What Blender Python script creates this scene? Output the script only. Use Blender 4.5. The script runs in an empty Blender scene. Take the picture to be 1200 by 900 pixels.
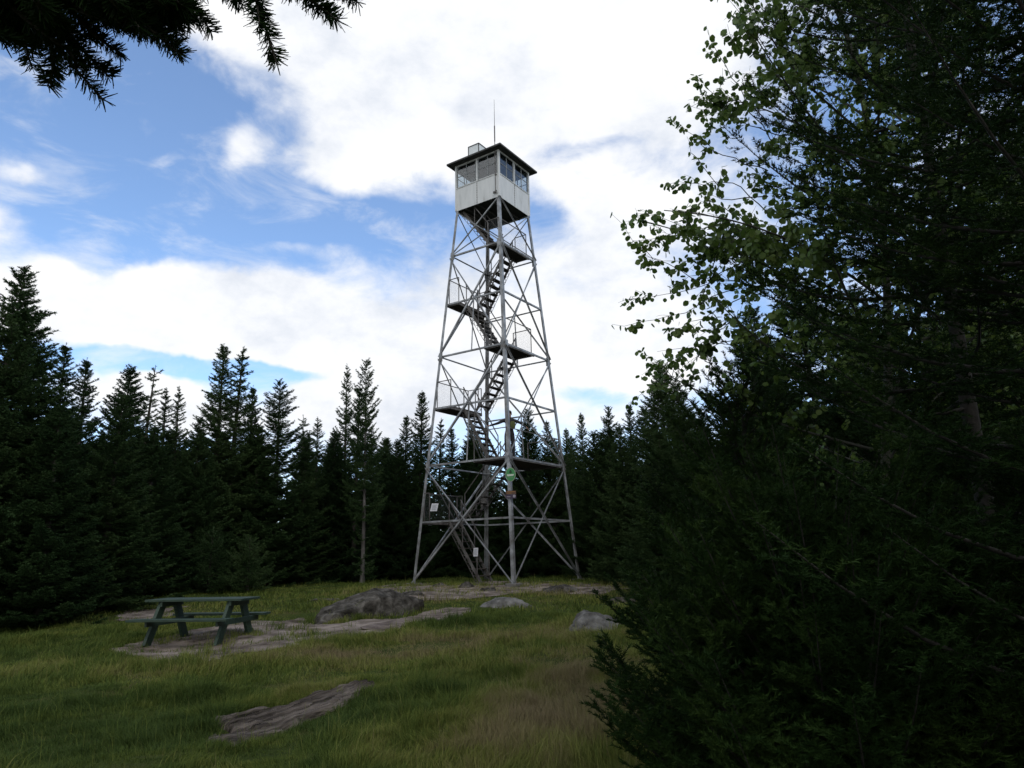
import bpy, math
import numpy as np
from mathutils import Vector, Matrix
R_ = math.radians
rng = np.random.default_rng(7)
sc = bpy.context.scene
COL = sc.collection

# ------------------------------------------------------------------ camera
F_PX, PITCH, ROLL, EYE = 833.9, 0.2388, -0.0202, 1.5
cam = bpy.data.objects.new('camera', bpy.data.cameras.new('camera'))
COL.objects.link(cam)
cam.data.sensor_width = 36.0
cam.data.lens = F_PX/1200*36
cam.data.clip_start = 0.05
cam.data.clip_end = 3000
cam.matrix_world = Matrix.Translation((0, 0, EYE)) @ Matrix.Rotation(math.pi/2+PITCH, 4, 'X') @ Matrix.Rotation(ROLL, 4, 'Z')
sc.camera = cam

def ray(px, py):
    """direction (y component 1) seen at a point of the 1200 x 900 photograph"""
    a, b = px-600, py-450
    cr, sr = math.cos(ROLL), math.sin(ROLL)
    X = cr*a+sr*b
    Y = -sr*a+cr*b
    u, v = X/F_PX, -Y/F_PX
    c, s = math.cos(PITCH), math.sin(PITCH)
    y, z = c-v*s, s+v*c
    return np.array([u/y, 1.0, z/y])
def at(px, py, depth):
    return np.array([0, 0, EYE])+ray(px, py)*depth

# ------------------------------------------------------------------ terrain height
def smooth(a, b, t):
    t = np.clip((t-a)/(b-a), 0, 1)
    return t*t*(3-2*t)
def gz(x, y):
    x = np.asarray(x, float); y = np.asarray(y, float)
    z = 0.62*smooth(8.5, 25, y)
    z = z+0.035*np.sin(x*0.9+1.3)*np.cos(y*0.7+0.4)+0.02*np.sin(x*2.1+y*1.3)+0.012*np.sin(x*4.3-y*3.1+2)
    z = z+0.16*np.exp(-((x-1.0)**2/6+(y-11.5)**2/9))            # low rise in the middle of the grass
    z = z-0.10*np.exp(-((x+2.7)**2/1.6+(y-7.6)**2/1.2))
    far = np.maximum(0, np.hypot(x, y)-70)
    return z-far*0.12
def ground_at(px, py):
    r = ray(px, py)
    d = 8.0
    for _ in range(40):
        z = float(gz(r[0]*d, d))
        d2 = (z-EYE)/r[2]
        if d2 < 0 or d2 > 60: d2 = 60
        d = 0.5*d+0.5*d2
    return np.array([r[0]*d, d, float(gz(r[0]*d, d))])

# ------------------------------------------------------------------ tagging
def tag(o, label=None, cat=None, group=None, kind=None):
    if label: o['label'] = label
    if cat: o['category'] = cat
    if group: o['group'] = group
    if kind: o['kind'] = kind
    return o
def empty(name, loc, rz=0, **k):
    o = bpy.data.objects.new(name, None)
    COL.objects.link(o)
    o.empty_display_size = 0.3
    o.location = loc; o.rotation_euler = (0, 0, rz)
    return tag(o, **k)

# ------------------------------------------------------------------ mesh building
def mesh_np(name, V, F, mat, parent=None, smooth_=False, attr=None):
    """V (n,3), F (m,k) with one k"""
    V = np.ascontiguousarray(V, np.float32); F = np.ascontiguousarray(F, np.int32)
    me = bpy.data.meshes.new(name)
    m, k = F.shape
    me.vertices.add(len(V)); me.vertices.foreach_set('co', V.ravel())
    me.loops.add(m*k); me.loops.foreach_set('vertex_index', F.ravel())
    me.polygons.add(m)
    me.polygons.foreach_set('loop_start', np.arange(0, m*k, k, dtype=np.int32))
    me.polygons.foreach_set('loop_total', np.full(m, k, np.int32))
    if smooth_: me.polygons.foreach_set('use_smooth', np.ones(m, bool))
    me.update(calc_edges=True)
    if attr is not None:
        for an, av in attr.items():
            a = me.attributes.new(an, 'FLOAT', 'POINT'); a.data.foreach_set('value', np.ascontiguousarray(av, np.float32))
    me.materials.append(mat)
    o = bpy.data.objects.new(name, me)
    COL.objects.link(o)
    if parent is not None: o.parent = parent
    return o

class MB:
    def __init__(s): s.v = []; s.f = []; s.sm = False
    def add(s, vs, fs):
        n = len(s.v)
        s.v += [tuple(map(float, v)) for v in vs]
        s.f += [tuple(i+n for i in f) for f in fs]
        return s
    def box(s, c, size, M=None):
        hx, hy, hz = [q/2 for q in size]
        vs = [Vector((x*hx, y*hy, z*hz)) for z in (-1, 1) for y in (-1, 1) for x in (-1, 1)]
        if M is not None: vs = [M @ v for v in vs]
        vs = [v+Vector(c) for v in vs]
        return s.add(vs, [(0, 2, 3, 1), (4, 5, 7, 6), (0, 1, 5, 4), (1, 3, 7, 5), (3, 2, 6, 7), (2, 0, 4, 6)])
    def prism(s, poly, a, b):
        """closed polygon of points swept from offset a to offset b (vectors)"""
        n = len(poly)
        vs = [Vector(p)+Vector(a) for p in poly]+[Vector(p)+Vector(b) for p in poly]
        fs = [tuple(range(n-1, -1, -1)), tuple(range(n, 2*n))]+[(i, (i+1) % n, n+(i+1) % n, n+i) for i in range(n)]
        return s.add(vs, fs)
    def beam(s, p0, p1, e1, e2, sec):
        """cross-section sec (list of 2D) in the frame e1, e2 swept from p0 to p1"""
        poly = [Vector(e1)*a+Vector(e2)*b for a, b in sec]
        return s.prism(poly, p0, p1)
    def angle(s, p0, p1, w, t, e1=None, e2=None, w2=None):
        """an angle iron"""
        p0 = Vector(p0); p1 = Vector(p1); ax = (p1-p0).normalized(); w2 = w2 or w
        if e1 is None:
            e1 = Vector((0, 0, 1)) if abs(ax.z) < 0.9 else Vector((1, 0, 0))
        e1 = Vector(e1); e1 = (e1-ax*e1.dot(ax)).normalized()
        if e2 is None: e2 = ax.cross(e1)
        e2 = Vector(e2); e2 = (e2-ax*e2.dot(ax)); e2 = (e2-e1*e2.dot(e1)).normalized()
        return s.beam(p0, p1, e1, e2, [(0, 0), (w, 0), (w, t), (t, t), (t, w2), (0, w2)])
    def bar(s, p0, p1, w, h, up=(0, 0, 1)):
        p0 = Vector(p0); p1 = Vector(p1); ax = (p1-p0).normalized()
        e1 = Vector(up); 
        if abs(e1.dot(ax)) > 0.98: e1 = Vector((1, 0, 0))
        e1 = (e1-ax*e1.dot(ax)).normalized(); e2 = ax.cross(e1)
        return s.beam(p0, p1, e1, e2, [(-h/2, -w/2), (h/2, -w/2), (h/2, w/2), (-h/2, w/2)])
    def tube(s, pts, r, n=6):
        pts = [Vector(p) for p in pts]
        rs = r if hasattr(r, '__len__') else [r]*len(pts)
        b = len(s.v)
        for i, p in enumerate(pts):
            ax = (pts[min(i+1, len(pts)-1)]-pts[max(i-1, 0)]).normalized()
            e1 = ax.orthogonal().normalized(); e2 = ax.cross(e1)
            if i:
                e1 = (pe-ax*pe.dot(ax)).normalized(); e2 = ax.cross(e1)
            pe = e1
            for k in range(n):
                t = 2*math.pi*k/n
                s.v.append(tuple(p+(e1*math.cos(t)+e2*math.sin(t))*rs[i]))
        for i in range(len(pts)-1):
            for k in range(n):
                s.f.append((b+i*n+k, b+i*n+(k+1) % n, b+(i+1)*n+(k+1) % n, b+(i+1)*n+k))
        s.f.append(tuple(b+k for k in range(n-1, -1, -1)))
        s.f.append(tuple(b+(len(pts)-1)*n+k for k in range(n)))
        return s
    def build(s, name, mat, parent=None, smooth_=False, bevel=0, mods=None):
        me = bpy.data.meshes.new(name)
        me.from_pydata(s.v, [], s.f); me.update()
        if smooth_: me.polygons.foreach_set('use_smooth', np.ones(len(me.polygons), bool))
        me.materials.append(mat)
        o = bpy.data.objects.new(name, me); COL.objects.link(o)
        if parent is not None: o.parent = parent
        if bevel:
            m = o.modifiers.new('bevel', 'BEVEL'); m.width = bevel; m.segments = 2; m.limit_method = 'ANGLE'
        return o

def tubes_np(P, Rr, n=5):
    """many tubes at once: P (m,k,3) polylines, Rr (m,k)"""
    m, k, _ = P.shape
    T = np.empty_like(P)
    T[:, 1:-1] = P[:, 2:]-P[:, :-2]; T[:, 0] = P[:, 1]-P[:, 0]; T[:, -1] = P[:, -1]-P[:, -2]
    T /= np.linalg.norm(T, axis=2, keepdims=True)+1e-9
    ref = np.where(np.abs(T[..., 2:3]) > 0.8, np.array([1., 0, 0]), np.array([0, 0, 1.]))
    E1 = np.cross(T, ref); E1 /= np.linalg.norm(E1, axis=2, keepdims=True)+1e-9
    E2 = np.cross(T, E1)
    a = np.arange(n)*2*np.pi/n
    V = P[:, :, None]+(E1[:, :, None]*np.cos(a)[None, None, :, None]+E2[:, :, None]*np.sin(a)[None, None, :, None])*Rr[:, :, None, None]
    idx = np.arange(m*k*n).reshape(m, k, n)
    A = idx[:, :-1]; B = idx[:, 1:]
    Fq = np.stack([A, np.roll(A, -1, 2), np.roll(B, -1, 2), B], -1).reshape(-1, 4)
    return V.reshape(-1, 3), Fq

# ------------------------------------------------------------------ materials
def new_mat(name):
    m = bpy.data.materials.new(name); m.use_nodes = True
    nt = m.node_tree
    return m, nt, nt.nodes['Principled BSDF']
def N(nt, t, **k):
    n = nt.nodes.new(t)
    for a, b in k.items():
        if a.startswith('i_'):
            n.inputs[a[2:].replace('_', ' ')].default_value = b
        else: setattr(n, a, b)
    return n
def noisy(name, cols, scale=3, detail=6, rough=0.8, bump=0, bscale=None, metallic=0, spec=0.4, coords='Object', stretch=None,
          pos=None, rand=0.0, trans=0.0, distort=0.0):
    m, nt, b = new_mat(name)
    L = nt.links.new
    tc = N(nt, 'ShaderNodeTexCoord')
    src = tc.outputs[coords]
    if stretch:
        mp = N(nt, 'ShaderNodeMapping'); mp.inputs['Scale'].default_value = stretch
        L(src, mp.inputs['Vector']); src = mp.outputs['Vector']
    nz = N(nt, 'ShaderNodeTexNoise'); nz.inputs['Scale'].default_value = scale; nz.inputs['Detail'].default_value = detail
    nz.inputs['Distortion'].default_value = distort; nz.inputs['Roughness'].default_value = 0.62
    L(src, nz.inputs['Vector'])
    cr = N(nt, 'ShaderNodeValToRGB')
    pos = pos or [0.32+0.36*i/(len(cols)-1) for i in range(len(cols))]
    el = cr.color_ramp.elements
    while len(el) < len(cols): el.new(0.5)
    for e, c, p in zip(el, cols, pos): e.position = p; e.color = (*c, 1)
    fac = nz.outputs['Fac']
    if rand:
        oi = N(nt, 'ShaderNodeObjectInfo')
        ma = N(nt, 'ShaderNodeMath', operation='MULTIPLY_ADD'); ma.inputs[1].default_value = rand; 
        mb = N(nt, 'ShaderNodeMath', operation='SUBTRACT'); mb.inputs[1].default_value = rand/2
        L(oi.outputs['Random'], ma.inputs[0]); L(fac, ma.inputs[2]); L(ma.outputs[0], mb.inputs[0]); fac = mb.outputs[0]
    L(fac, cr.inputs['Fac']); L(cr.outputs['Color'], b.inputs['Base Color'])
    b.inputs['Roughness'].default_value = rough; b.inputs['Metallic'].default_value = metallic
    b.inputs['Specular IOR Level'].default_value = spec
    if bump:
        n2 = N(nt, 'ShaderNodeTexNoise'); n2.inputs['Scale'].default_value = bscale or scale*4; n2.inputs['Detail'].default_value = 8
        L(src, n2.inputs['Vector'])
        bp = N(nt, 'ShaderNodeBump'); bp.inputs['Strength'].default_value = 1.0; bp.inputs['Distance'].default_value = bump
        L(n2.outputs['Fac'], bp.inputs['Height']); L(bp.outputs['Normal'], b.inputs['Normal'])
    if trans:
        tr = N(nt, 'ShaderNodeBsdfTranslucent'); mx = N(nt, 'ShaderNodeMixShader'); mx.inputs[0].default_value = trans
        L(cr.outputs['Color'], tr.inputs['Color'])
        out = nt.nodes['Material Output']
        L(b.outputs[0], mx.inputs[1]); L(tr.outputs[0], mx.inputs[2]); L(mx.outputs[0], out.inputs['Surface'])
    return m
M = {}
M['steel'] = noisy('galvanised_steel', [(.13, .118, .105), (.20, .205, .205), (.30, .31, .315), (.42, .43, .44)], 2.6, 9, 0.55, .002, 14, metallic=0.35)
M['rust_steel'] = noisy('weathered_steel', [(.06, .052, .045), (.12, .112, .105), (.19, .18, .17)], 4, 8, 0.75, .002, 18, metallic=0.15)
M['deck'] = noisy('deck_boards', [(.04, .033, .027), (.085, .073, .062)], 3, 6, 0.9, .003, 20, stretch=(1, 12, 4))
M['cab'] = noisy('painted_cab_metal', [(.36, .35, .32), (.54, .555, .545), (.60, .615, .605), (.66, .67, .66)], 1.3, 10, 0.5, .002, 6, stretch=(4, 4, .8), pos=[.28, .38, .5, .66])
M['roof'] = noisy('roof_metal', [(.40, .40, .39), (.52, .52, .50)], 2, 8, 0.6, .002, 9)
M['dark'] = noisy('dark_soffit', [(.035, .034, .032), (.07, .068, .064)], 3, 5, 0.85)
M['hatch'] = noisy('pale_box_panels', [(.62, .66, .66), (.74, .77, .77)], 3, 4, 0.5)
M['frame'] = noisy('grey_window_frame', [(.20, .21, .21), (.36, .37, .37)], 5, 6, .6)
M['concrete'] = noisy('concrete', [(.10, .095, .085), (.18, .17, .155)], 6, 8, 0.9, .006, 25)
M['green_paint'] = noisy('green_table_paint', [(.009, .024, .014), (.017, .040, .023), (.034, .060, .038)], 5, 9, 0.55, .002, 40, stretch=(1, 6, 6), spec=.5)
M['bark'] = noisy('spruce_bark', [(.022, .018, .014), (.05, .042, .034), (.085, .076, .064)], 9, 8, 0.95, .02, 30, stretch=(1, 1, .3))
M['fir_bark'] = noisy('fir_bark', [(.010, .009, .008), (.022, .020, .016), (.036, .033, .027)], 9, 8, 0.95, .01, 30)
M['pale_bark'] = noisy('dead_bark', [(.05, .046, .04), (.10, .094, .085), (.17, .16, .145)], 9, 8, 0.95, .02, 30, stretch=(1, 1, .3))
M['aspen_bark'] = noisy('aspen_bark', [(.03, .03, .022), (.075, .075, .058)], 8, 8, 0.9, .01, 30)
M['needles'] = noisy('spruce_needles', [(.018, .038, .013), (.034, .064, .022), (.056, .092, .032)], 1.3, 5, 0.6, rand=.25, spec=.05, trans=.1)
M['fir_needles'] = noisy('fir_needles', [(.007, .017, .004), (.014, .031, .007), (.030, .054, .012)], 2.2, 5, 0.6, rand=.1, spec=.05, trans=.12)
M['leaves'] = noisy('aspen_leaves', [(.055, .105, .018), (.095, .160, .028), (.15, .205, .04)], 5, 4, 0.5, spec=.4, trans=.35)
M['shrub'] = noisy('shrub_leaves', [(.035, .080, .018), (.065, .12, .03)], 5, 4, 0.6, spec=.3, trans=.25)
M['dirt'] = noisy('trodden_dirt', [(.062, .048, .038), (.155, .128, .106), (.27, .225, .19)], 2.2, 14, 0.95, .06, 9, pos=[.36, .5, .63], spec=.06)
M['rock'] = noisy('grey_rock', [(.014, .013, .010), (.058, .053, .045), (.140, .130, .114)], 4.2, 12, 0.9, .05, 9, distort=.6, spec=.06)
M['pale_rock'] = noisy('pale_rock', [(.040, .038, .034), (.12, .115, .105), (.21, .205, .19)], 4, 12, 0.9, .04, 10, spec=.06)
M['pink_rock'] = noisy('pink_rock', [(.07, .055, .048), (.13, .105, .092), (.21, .175, .155)], 4, 12, 0.9, .04, 12, spec=.06)
M['layer_rock'] = noisy('layered_rock', [(.018, .015, .012), (.088, .073, .060), (.18, .152, .128)], 1.5, 12, 0.95, .05, 6, stretch=(.8, 9, 4), pos=[.36, .5, .64], spec=.06)  # dark bands along the ridges put the shade of the crevices into the colour
def flat(name, c, rough=.6, **k): return noisy(name, [tuple(q*.85 for q in c), c], 12, 4, rough, **k)

# grass blades: hue driven by a per-clump value stored on the blades (0 green .. 1 dry)
def grass_material():
    m, nt, b = new_mat('grass_blades'); L = nt.links.new
    at_ = N(nt, 'ShaderNodeAttribute'); at_.attribute_name = 'dry'
    cr = N(nt, 'ShaderNodeValToRGB'); el = cr.color_ramp.elements
    for _ in range(3): el.new(.5)
    for e, p, c in zip(el, (0, .3, .55, .78, 1), ((.054, .086, .020), (.104, .140, .028), (.185, .200, .048), (.215, .190, .080), (.225, .178, .098))):
        e.position = p; e.color = (*c, 1)
    L(at_.outputs['Fac'], cr.inputs['Fac']); L(cr.outputs['Color'], b.inputs['Base Color'])
    b.inputs['Roughness'].default_value = .6; b.inputs['Specular IOR Level'].default_value = .06
    tr = N(nt, 'ShaderNodeBsdfTranslucent'); mx = N(nt, 'ShaderNodeMixShader'); mx.inputs[0].default_value = .25
    L(cr.outputs['Color'], tr.inputs['Color'])
    L(b.outputs[0], mx.inputs[1]); L(tr.outputs[0], mx.inputs[2]); L(mx.outputs[0], nt.nodes['Material Output'].inputs['Surface'])
    return m
M['grass'] = grass_material()
M['soil'] = noisy('ground_soil', [(.022, .034, .008), (.042, .056, .014), (.070, .066, .024)], .9, 12, 1.0, .05, 10, spec=.03)

# ------------------------------------------------------------------ masks on the ground
def poly_px(pts): return np.array([ground_at(*p)[:2] for p in pts])
def inside(poly, x, y):
    r = np.zeros(np.shape(x), bool)
    n = len(poly)
    for i in range(n):
        x0, y0 = poly[i]; x1, y1 = poly[(i+1) % n]
        c = ((y0 > y) != (y1 > y)) & (x < (x1-x0)*(y-y0)/((y1-y0) if y1 != y0 else 1e-9)+x0)
        r ^= c
    return r
def vnoise(x, y, s, seed=0):
    """smooth value noise"""
    r = np.random.default_rng(seed); G = r.random((64, 64))
    X = np.asarray(x)*s+500; Y = np.asarray(y)*s+500
    i = np.floor(X).astype(int); j = np.floor(Y).astype(int); a = X-i; b = Y-j
    a = a*a*(3-2*a); b = b*b*(3-2*b)
    g = lambda p, q: G[p % 64, q % 64]
    return (g(i, j)*(1-a)+g(i+1, j)*a)*(1-b)+(g(i, j+1)*(1-a)+g(i+1, j+1)*a)*b
def fbm(x, y, s, seed=0, o=4):
    t = 0; w = 0
    for k in range(o): t = t+vnoise(x, y, s*2**k, seed+k)/2**k; w += 1/2**k
    return t/w
DIRT = {
 'table': poly_px([(128, 764), (175, 748), (230, 736), (300, 727), (352, 724), (390, 732), (450, 728), (500, 716), (536, 711), (541, 717), (500, 729), (462, 739), (400, 749), (352, 757), (300, 768), (240, 776), (170, 776)]),
 'tower': poly_px([(430, 688), (470, 683), (600, 681), (700, 684), (746, 690), (700, 697), (640, 696), (560, 700), (500, 704), (440, 697)]),
 'edge': poly_px([(752, 714), (785, 710), (800, 722), (785, 736), (760, 732)]),
 'left': poly_px([(128, 722), (165, 714), (212, 712), (205, 722), (150, 729)]),
}
def dirt_mask(x, y, which=None):
    w = (fbm(x, y, 1.6, 3)-.5)*.9; w2 = (fbm(x, y, 1.6, 13)-.5)*.9
    r = np.zeros(np.shape(x), bool)
    for k, p in DIRT.items():
        if which is None or k == which: r |= inside(p, x+w, y+w2)
    return r

# ------------------------------------------------------------------ ground
def grid_mesh(name, xs, ys, mat, dz=0, keep=None, **k):
    X, Y = np.meshgrid(xs, ys); Z = gz(X, Y)+dz
    V = np.stack([X, Y, Z], -1).reshape(-1, 3)
    nx, ny = len(xs), len(ys)
    I = np.arange(nx*ny).reshape(ny, nx)
    Fq = np.stack([I[:-1, :-1], I[:-1, 1:], I[1:, 1:], I[1:, :-1]], -1).reshape(-1, 4)
    if keep is not None:
        cx = (X[:-1, :-1]+X[1:, 1:])/2; cy = (Y[:-1, :-1]+Y[1:, 1:])/2
        Fq = Fq[keep(cx, cy).ravel()]
        u, inv = np.unique(Fq, return_inverse=True); V = V[u]; Fq = inv.reshape(-1, 4)
    return mesh_np(name, V, Fq, mat, smooth_=True, **k)
def spread(a, b, lo, hi, step):
    core = np.arange(lo, hi+step, step)
    o1 = lo-np.geomspace(1, lo-a, 14)[::-1] if a < lo else []
    o2 = core[-1]+np.geomspace(1, b-core[-1], 14)
    return np.concatenate([o1, core, o2])
g = grid_mesh('ground', spread(-1200, 1200, -20, 20, .2), spread(-600, 2000, -6, 46, .2), M['soil'])
tag(g, kind='structure')
for nm, key, in (('dirt_path', 'table'), ('dirt_path', 'tower'), ('dirt_path', 'edge'), ('dirt_path', 'left')):
    p = DIRT[key]
    xs = np.arange(p[:, 0].min()-1, p[:, 0].max()+1, .06); ys = np.arange(p[:, 1].min()-1, p[:, 1].max()+1, .06)
    o = grid_mesh(nm, xs, ys, M['dirt'], dz=.012, keep=lambda x, y, key=key: dirt_mask(x, y, key))
    tag(o, kind='structure')

# ------------------------------------------------------------------ rocks
def rock(name, px0, py0, px1, py1, height, depth_len, label, mat, seed, rot=0, sink=.25, skew=0, amp=.18, group=None, lay=0):
    """rock whose near base runs from pixel (px0,py0) to (px1,py1)"""
    A = ground_at(px0, py0); B = ground_at(px1, py1)
    L = np.linalg.norm((B-A)[:2]); ang = math.atan2(B[1]-A[1], B[0]-A[0])
    nrm = np.array([-math.sin(ang), math.cos(ang)])
    c = (A+B)[:2]/2+nrm*depth_len*.5
    import bmesh
    bm = bmesh.new(); bmesh.ops.create_icosphere(bm, subdivisions=5, radius=1)
    r = np.random.default_rng(seed)
    V = np.array([v.co[:] for v in bm.verts])
    # cut by random planes for facets
    for _ in range(16):
        n = r.normal(size=3); n[2] = abs(n[2])*.9+.1; n /= np.linalg.norm(n); d = r.uniform(.62, .9)
        t = V@n-d; V = V-np.where(t > 0, t, 0)[:, None]*n*.92
    o = r.uniform(0, 50)
    nz = (fbm(V[:, 0]+V[:, 2]*.7+o, V[:, 1]-V[:, 2]*.5, 2.2, seed, 5)-.5)
    nz2 = (fbm(V[:, 0]*.8-V[:, 2]+o, V[:, 1]+V[:, 2]*1.3, 5, seed+9, 4)-.5)
    V = V*(1+amp*2*nz+amp*.8*nz2)[:, None]
    V[:, 2] += skew*V[:, 0]*np.clip(V[:, 2]+.3, 0, 2)
    V = V*np.array([L/2, depth_len/2, height/(1-sink)])
    V[:, 2] -= height*sink
    me = bpy.data.meshes.new(name)
    for v, q in zip(bm.verts, V): v.co = q
    bm.to_mesh(me); bm.free()
    me.polygons.foreach_set('use_smooth', np.ones(len(me.polygons), bool))
    me.materials.append(mat)
    ob = bpy.data.objects.new(name, me); COL.objects.link(ob)
    ob.location = (c[0], c[1], float(gz(c[0], c[1]))); ob.rotation_euler = (0, 0, ang+rot)
    tag(ob, label=label, cat='rock', group=group)
    return ob, c, max(L, depth_len)/2
ROCKS = []
def rk(*a, **k):
    o, c, r = rock(*a, **k); ROCKS.append((c, r, o)); return o
rk('boulder', 376, 734, 510, 718, .66, 1.25, 'large grey sloping boulder beside the dirt path right of the picnic table', M['rock'], 3, skew=.30)
rk('rock_slab', 552, 716, 642, 713, .22, 1.5, 'low flat grey rock slab in the grass in front of the tower', M['pale_rock'], 5)
rk('boulder', 650, 744, 738, 741, .40, 1.3, 'pale grey rock at the edge of the near fir, right end of the grass', M['pale_rock'], 8, skew=-.1)
rk('rock_slab', 722, 709, 764, 708, .14, .9, 'small flat grey rock behind the pale rock near the fir', M['rock'], 12)
rk('rock_slab', 640, 697, 690, 694, .30, 1.4, 'low rock mound under the right leg of the fire tower', M['rock'], 14)
rk('stone', 556, 694, 582, 694, .14, .5, 'flat stone at the foot of the tower staircase', M['rock'], 17)
rk('stone', 530, 690, 550, 690, .2, .6, 'rounded dark stone left of the foot of the tower staircase', M['rock'], 19)
rk('stone', 497, 688, 520, 688, .14, .6, 'small low stone just right of the left tower leg', M['rock'], 21)
rk('rock_slab', 440, 740, 500, 726, .05, .55, 'thin pale stone ledge in front of the large boulder', M['pink_rock'], 23, amp=.1)
rk('rock_slab', 470, 700, 506, 699, .10, .9, 'small rock patch in the grass behind the large boulder', M['rock'], 27)
rk('rock_slab', 365, 706, 410, 704, .06, .8, 'faint flat rock in the grass left of the large boulder', M['rock'], 29)
rk('stone', 676, 748, 716, 748, .05, .3, 'narrow pale stone lying in the grass below the pale rock', M['pink_rock'], 31)
rk('stone', 768, 733, 796, 730, .16, .4, 'pinkish stone half hidden by the boughs of the near fir', M['pink_rock'], 33)

# layered outcrop in the foreground
def outcrop():
    poly = poly_px([(252, 864), (262, 846), (300, 833), (345, 826), (385, 811), (428, 799), (438, 804), (400, 829), (360, 846), (318, 864), (268, 878)])
    xs = np.arange(poly[:, 0].min()-.4, poly[:, 0].max()+.4, .015); ys = np.arange(poly[:, 1].min()-.4, poly[:, 1].max()+.4, .015)
    X, Y = np.meshgrid(xs, ys)
    a = ground_at(255, 855); b = ground_at(430, 798)
    d = (b-a)[:2]; d /= np.linalg.norm(d); n = np.array([-d[1], d[0]])
    t = X*d[0]+Y*d[1]; s = X*n[0]+Y*n[1]
    wob = s+.06*(fbm(X, Y, 1.2, 41)-.5)*4+.03*np.sin(t*3)
    k = wob/.13+.7*(vnoise(t, t*0, 1.5, 44)-.5); saw = k-np.floor(k)
    step = (vnoise(np.floor(k), np.floor(k)*0+np.floor(t*1.1+np.floor(k)*.37), 1, 5))
    h = .0+.060*saw**.8+.045*step-.07*np.exp(-((saw-.04)/.10)**2)+.05*(fbm(X, Y, 7, 42)-.5)
    m = inside(poly, X+(fbm(X, Y, 2.5, 43)-.5)*.35, Y+(fbm(X, Y, 2.5, 45)-.5)*.35)
    # fall to the ground at the border
    md = m.astype(float)
    for _ in range(10):
        md = (md+np.roll(md, 1, 0)+np.roll(md, -1, 0)+np.roll(md, 1, 1)+np.roll(md, -1, 1))/5
    Z = gz(X, Y)-.03+(h+.02)*np.clip(md*1.6-.3, 0, 1)
    V = np.stack([X, Y, Z], -1).reshape(-1, 3); I = np.arange(X.size).reshape(X.shape)
    Fq = np.stack([I[:-1, :-1], I[:-1, 1:], I[1:, 1:], I[1:, :-1]], -1).reshape(-1, 4)
    Fq = Fq[(md[:-1, :-1] > .12).ravel()]
    u, inv = np.unique(Fq, return_inverse=True)
    c = V[u].mean(0)
    Rm = np.array([[d[0], d[1], 0], [n[0], n[1], 0], [0, 0, 1]])
    o = mesh_np('rock_outcrop', (V[u]-c)@Rm.T, inv.reshape(-1, 4), M['layer_rock'], smooth_=False)
    o.location = c; o.rotation_euler = (0, 0, math.atan2(d[1], d[0]))
    tag(o, label='long ridged brown rock outcrop in the foreground grass', cat='rock')
    return poly
OUT = outcrop()

# ------------------------------------------------------------------ picnic table
TX, TY, TR = -5.80, 13.74, R_(-6.8)
def picnic_table():
    z0 = float(gz(TX, TY))
    t = empty('picnic_table', (TX, TY, z0-.01), TR, label='dark green wooden picnic table with two attached benches on trodden dirt', cat='picnic table')
    Lh = .93; r = np.random.default_rng(5)
    top = MB()
    for i in range(5):
        y = -.30+i*.15
        top.box((r.uniform(-.008, .008), y, .755), (2*Lh, .142, .04))
    top.build('tabletop', M['green_paint'], t, bevel=.004)
    for sy in (-1, 1):
        b = MB()
        for i in (0, 1): b.box((r.uniform(-.01, .01), sy*(.64+i*.148), .445), (2*Lh, .14, .04))
        b.build('bench', M['green_paint'], t, bevel=.004)
    for x in (-.66, .66):
        for sy in (-1, 1):
            l = MB()
            p0 = Vector((x, sy*.62, -.02)); p1 = Vector((x, sy*.20, .733))
            l.bar(p0, p1, .06, .17, up=(0, 1, 0))
            # cut ends flat on the ground: a foot block hides the tilt
            l.build('leg', M['green_paint'], t, bevel=.004)
        m = MB(); m.box((x+.044, 0, .378), (.042, 1.50, .09)); m.build('bench_support', M['green_paint'], t, bevel=.003)
        m = MB(); m.box((x+.044, 0, .69), (.042, .68, .085)); m.build('top_batten', M['green_paint'], t, bevel=.003)
picnic_table()

# ------------------------------------------------------------------ fire tower
CX, CY, ZB, HB, YAW = -.637, 26.7145, .632, 3.083, .1889
LV = [0, 2.1245, 4.1788, 6.3181, 8.3641, 10.4803, 12.5535, 14.6137]
HT = 1.509
ZT = LV[7]
def sh(z): return (HB+(HT-HB)*z/ZT)/math.sqrt(2)
CAB = {}
tower = empty('fire_tower', (CX, CY, ZB), -math.pi/4+YAW, label='tall galvanised steel lattice fire tower with white cab on top', cat='fire tower')
MT = Matrix.Translation((CX, CY, ZB)) @ Matrix.Rotation(-math.pi/4+YAW, 4, 'Z')
def tw(u, v, z): return MT @ Vector((u, v, z))
corner = {'L': (-1, -1), 'N': (1, -1), 'R': (1, 1), 'B': (-1, 1)}
def cp(k, z, off=0):
    a, b = corner[k]; s = sh(z)-off
    return Vector((a*s, b*s, z))
EX = MB
for k, (a, b) in corner.items():
    m = MB(); m.angle(cp(k, -.05), cp(k, ZT+.02), .115, .012, (-a, 0, 0), (0, -b, 0))
    # splice plates
    for z in (LV[2], LV[4], LV[6]):
        p = cp(k, z)
        m.box(p+Vector((-a*.09, b*.012, 0)), (.17, .012, .34)); m.box(p+Vector((a*.012, -b*.09, 0)), (.012, .17, .34))
    m.build('tower_leg', M['steel'], tower)
    f = MB(); c = cp(k, 0); f.box((c.x-a*.03, c.y-b*.03, -.06), (.42, .42, .22)); f.build('footing', M['concrete'], tower, bevel=.02)
faces = [('L', 'N'), ('N', 'R'), ('R', 'B'), ('B', 'L')]
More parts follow.
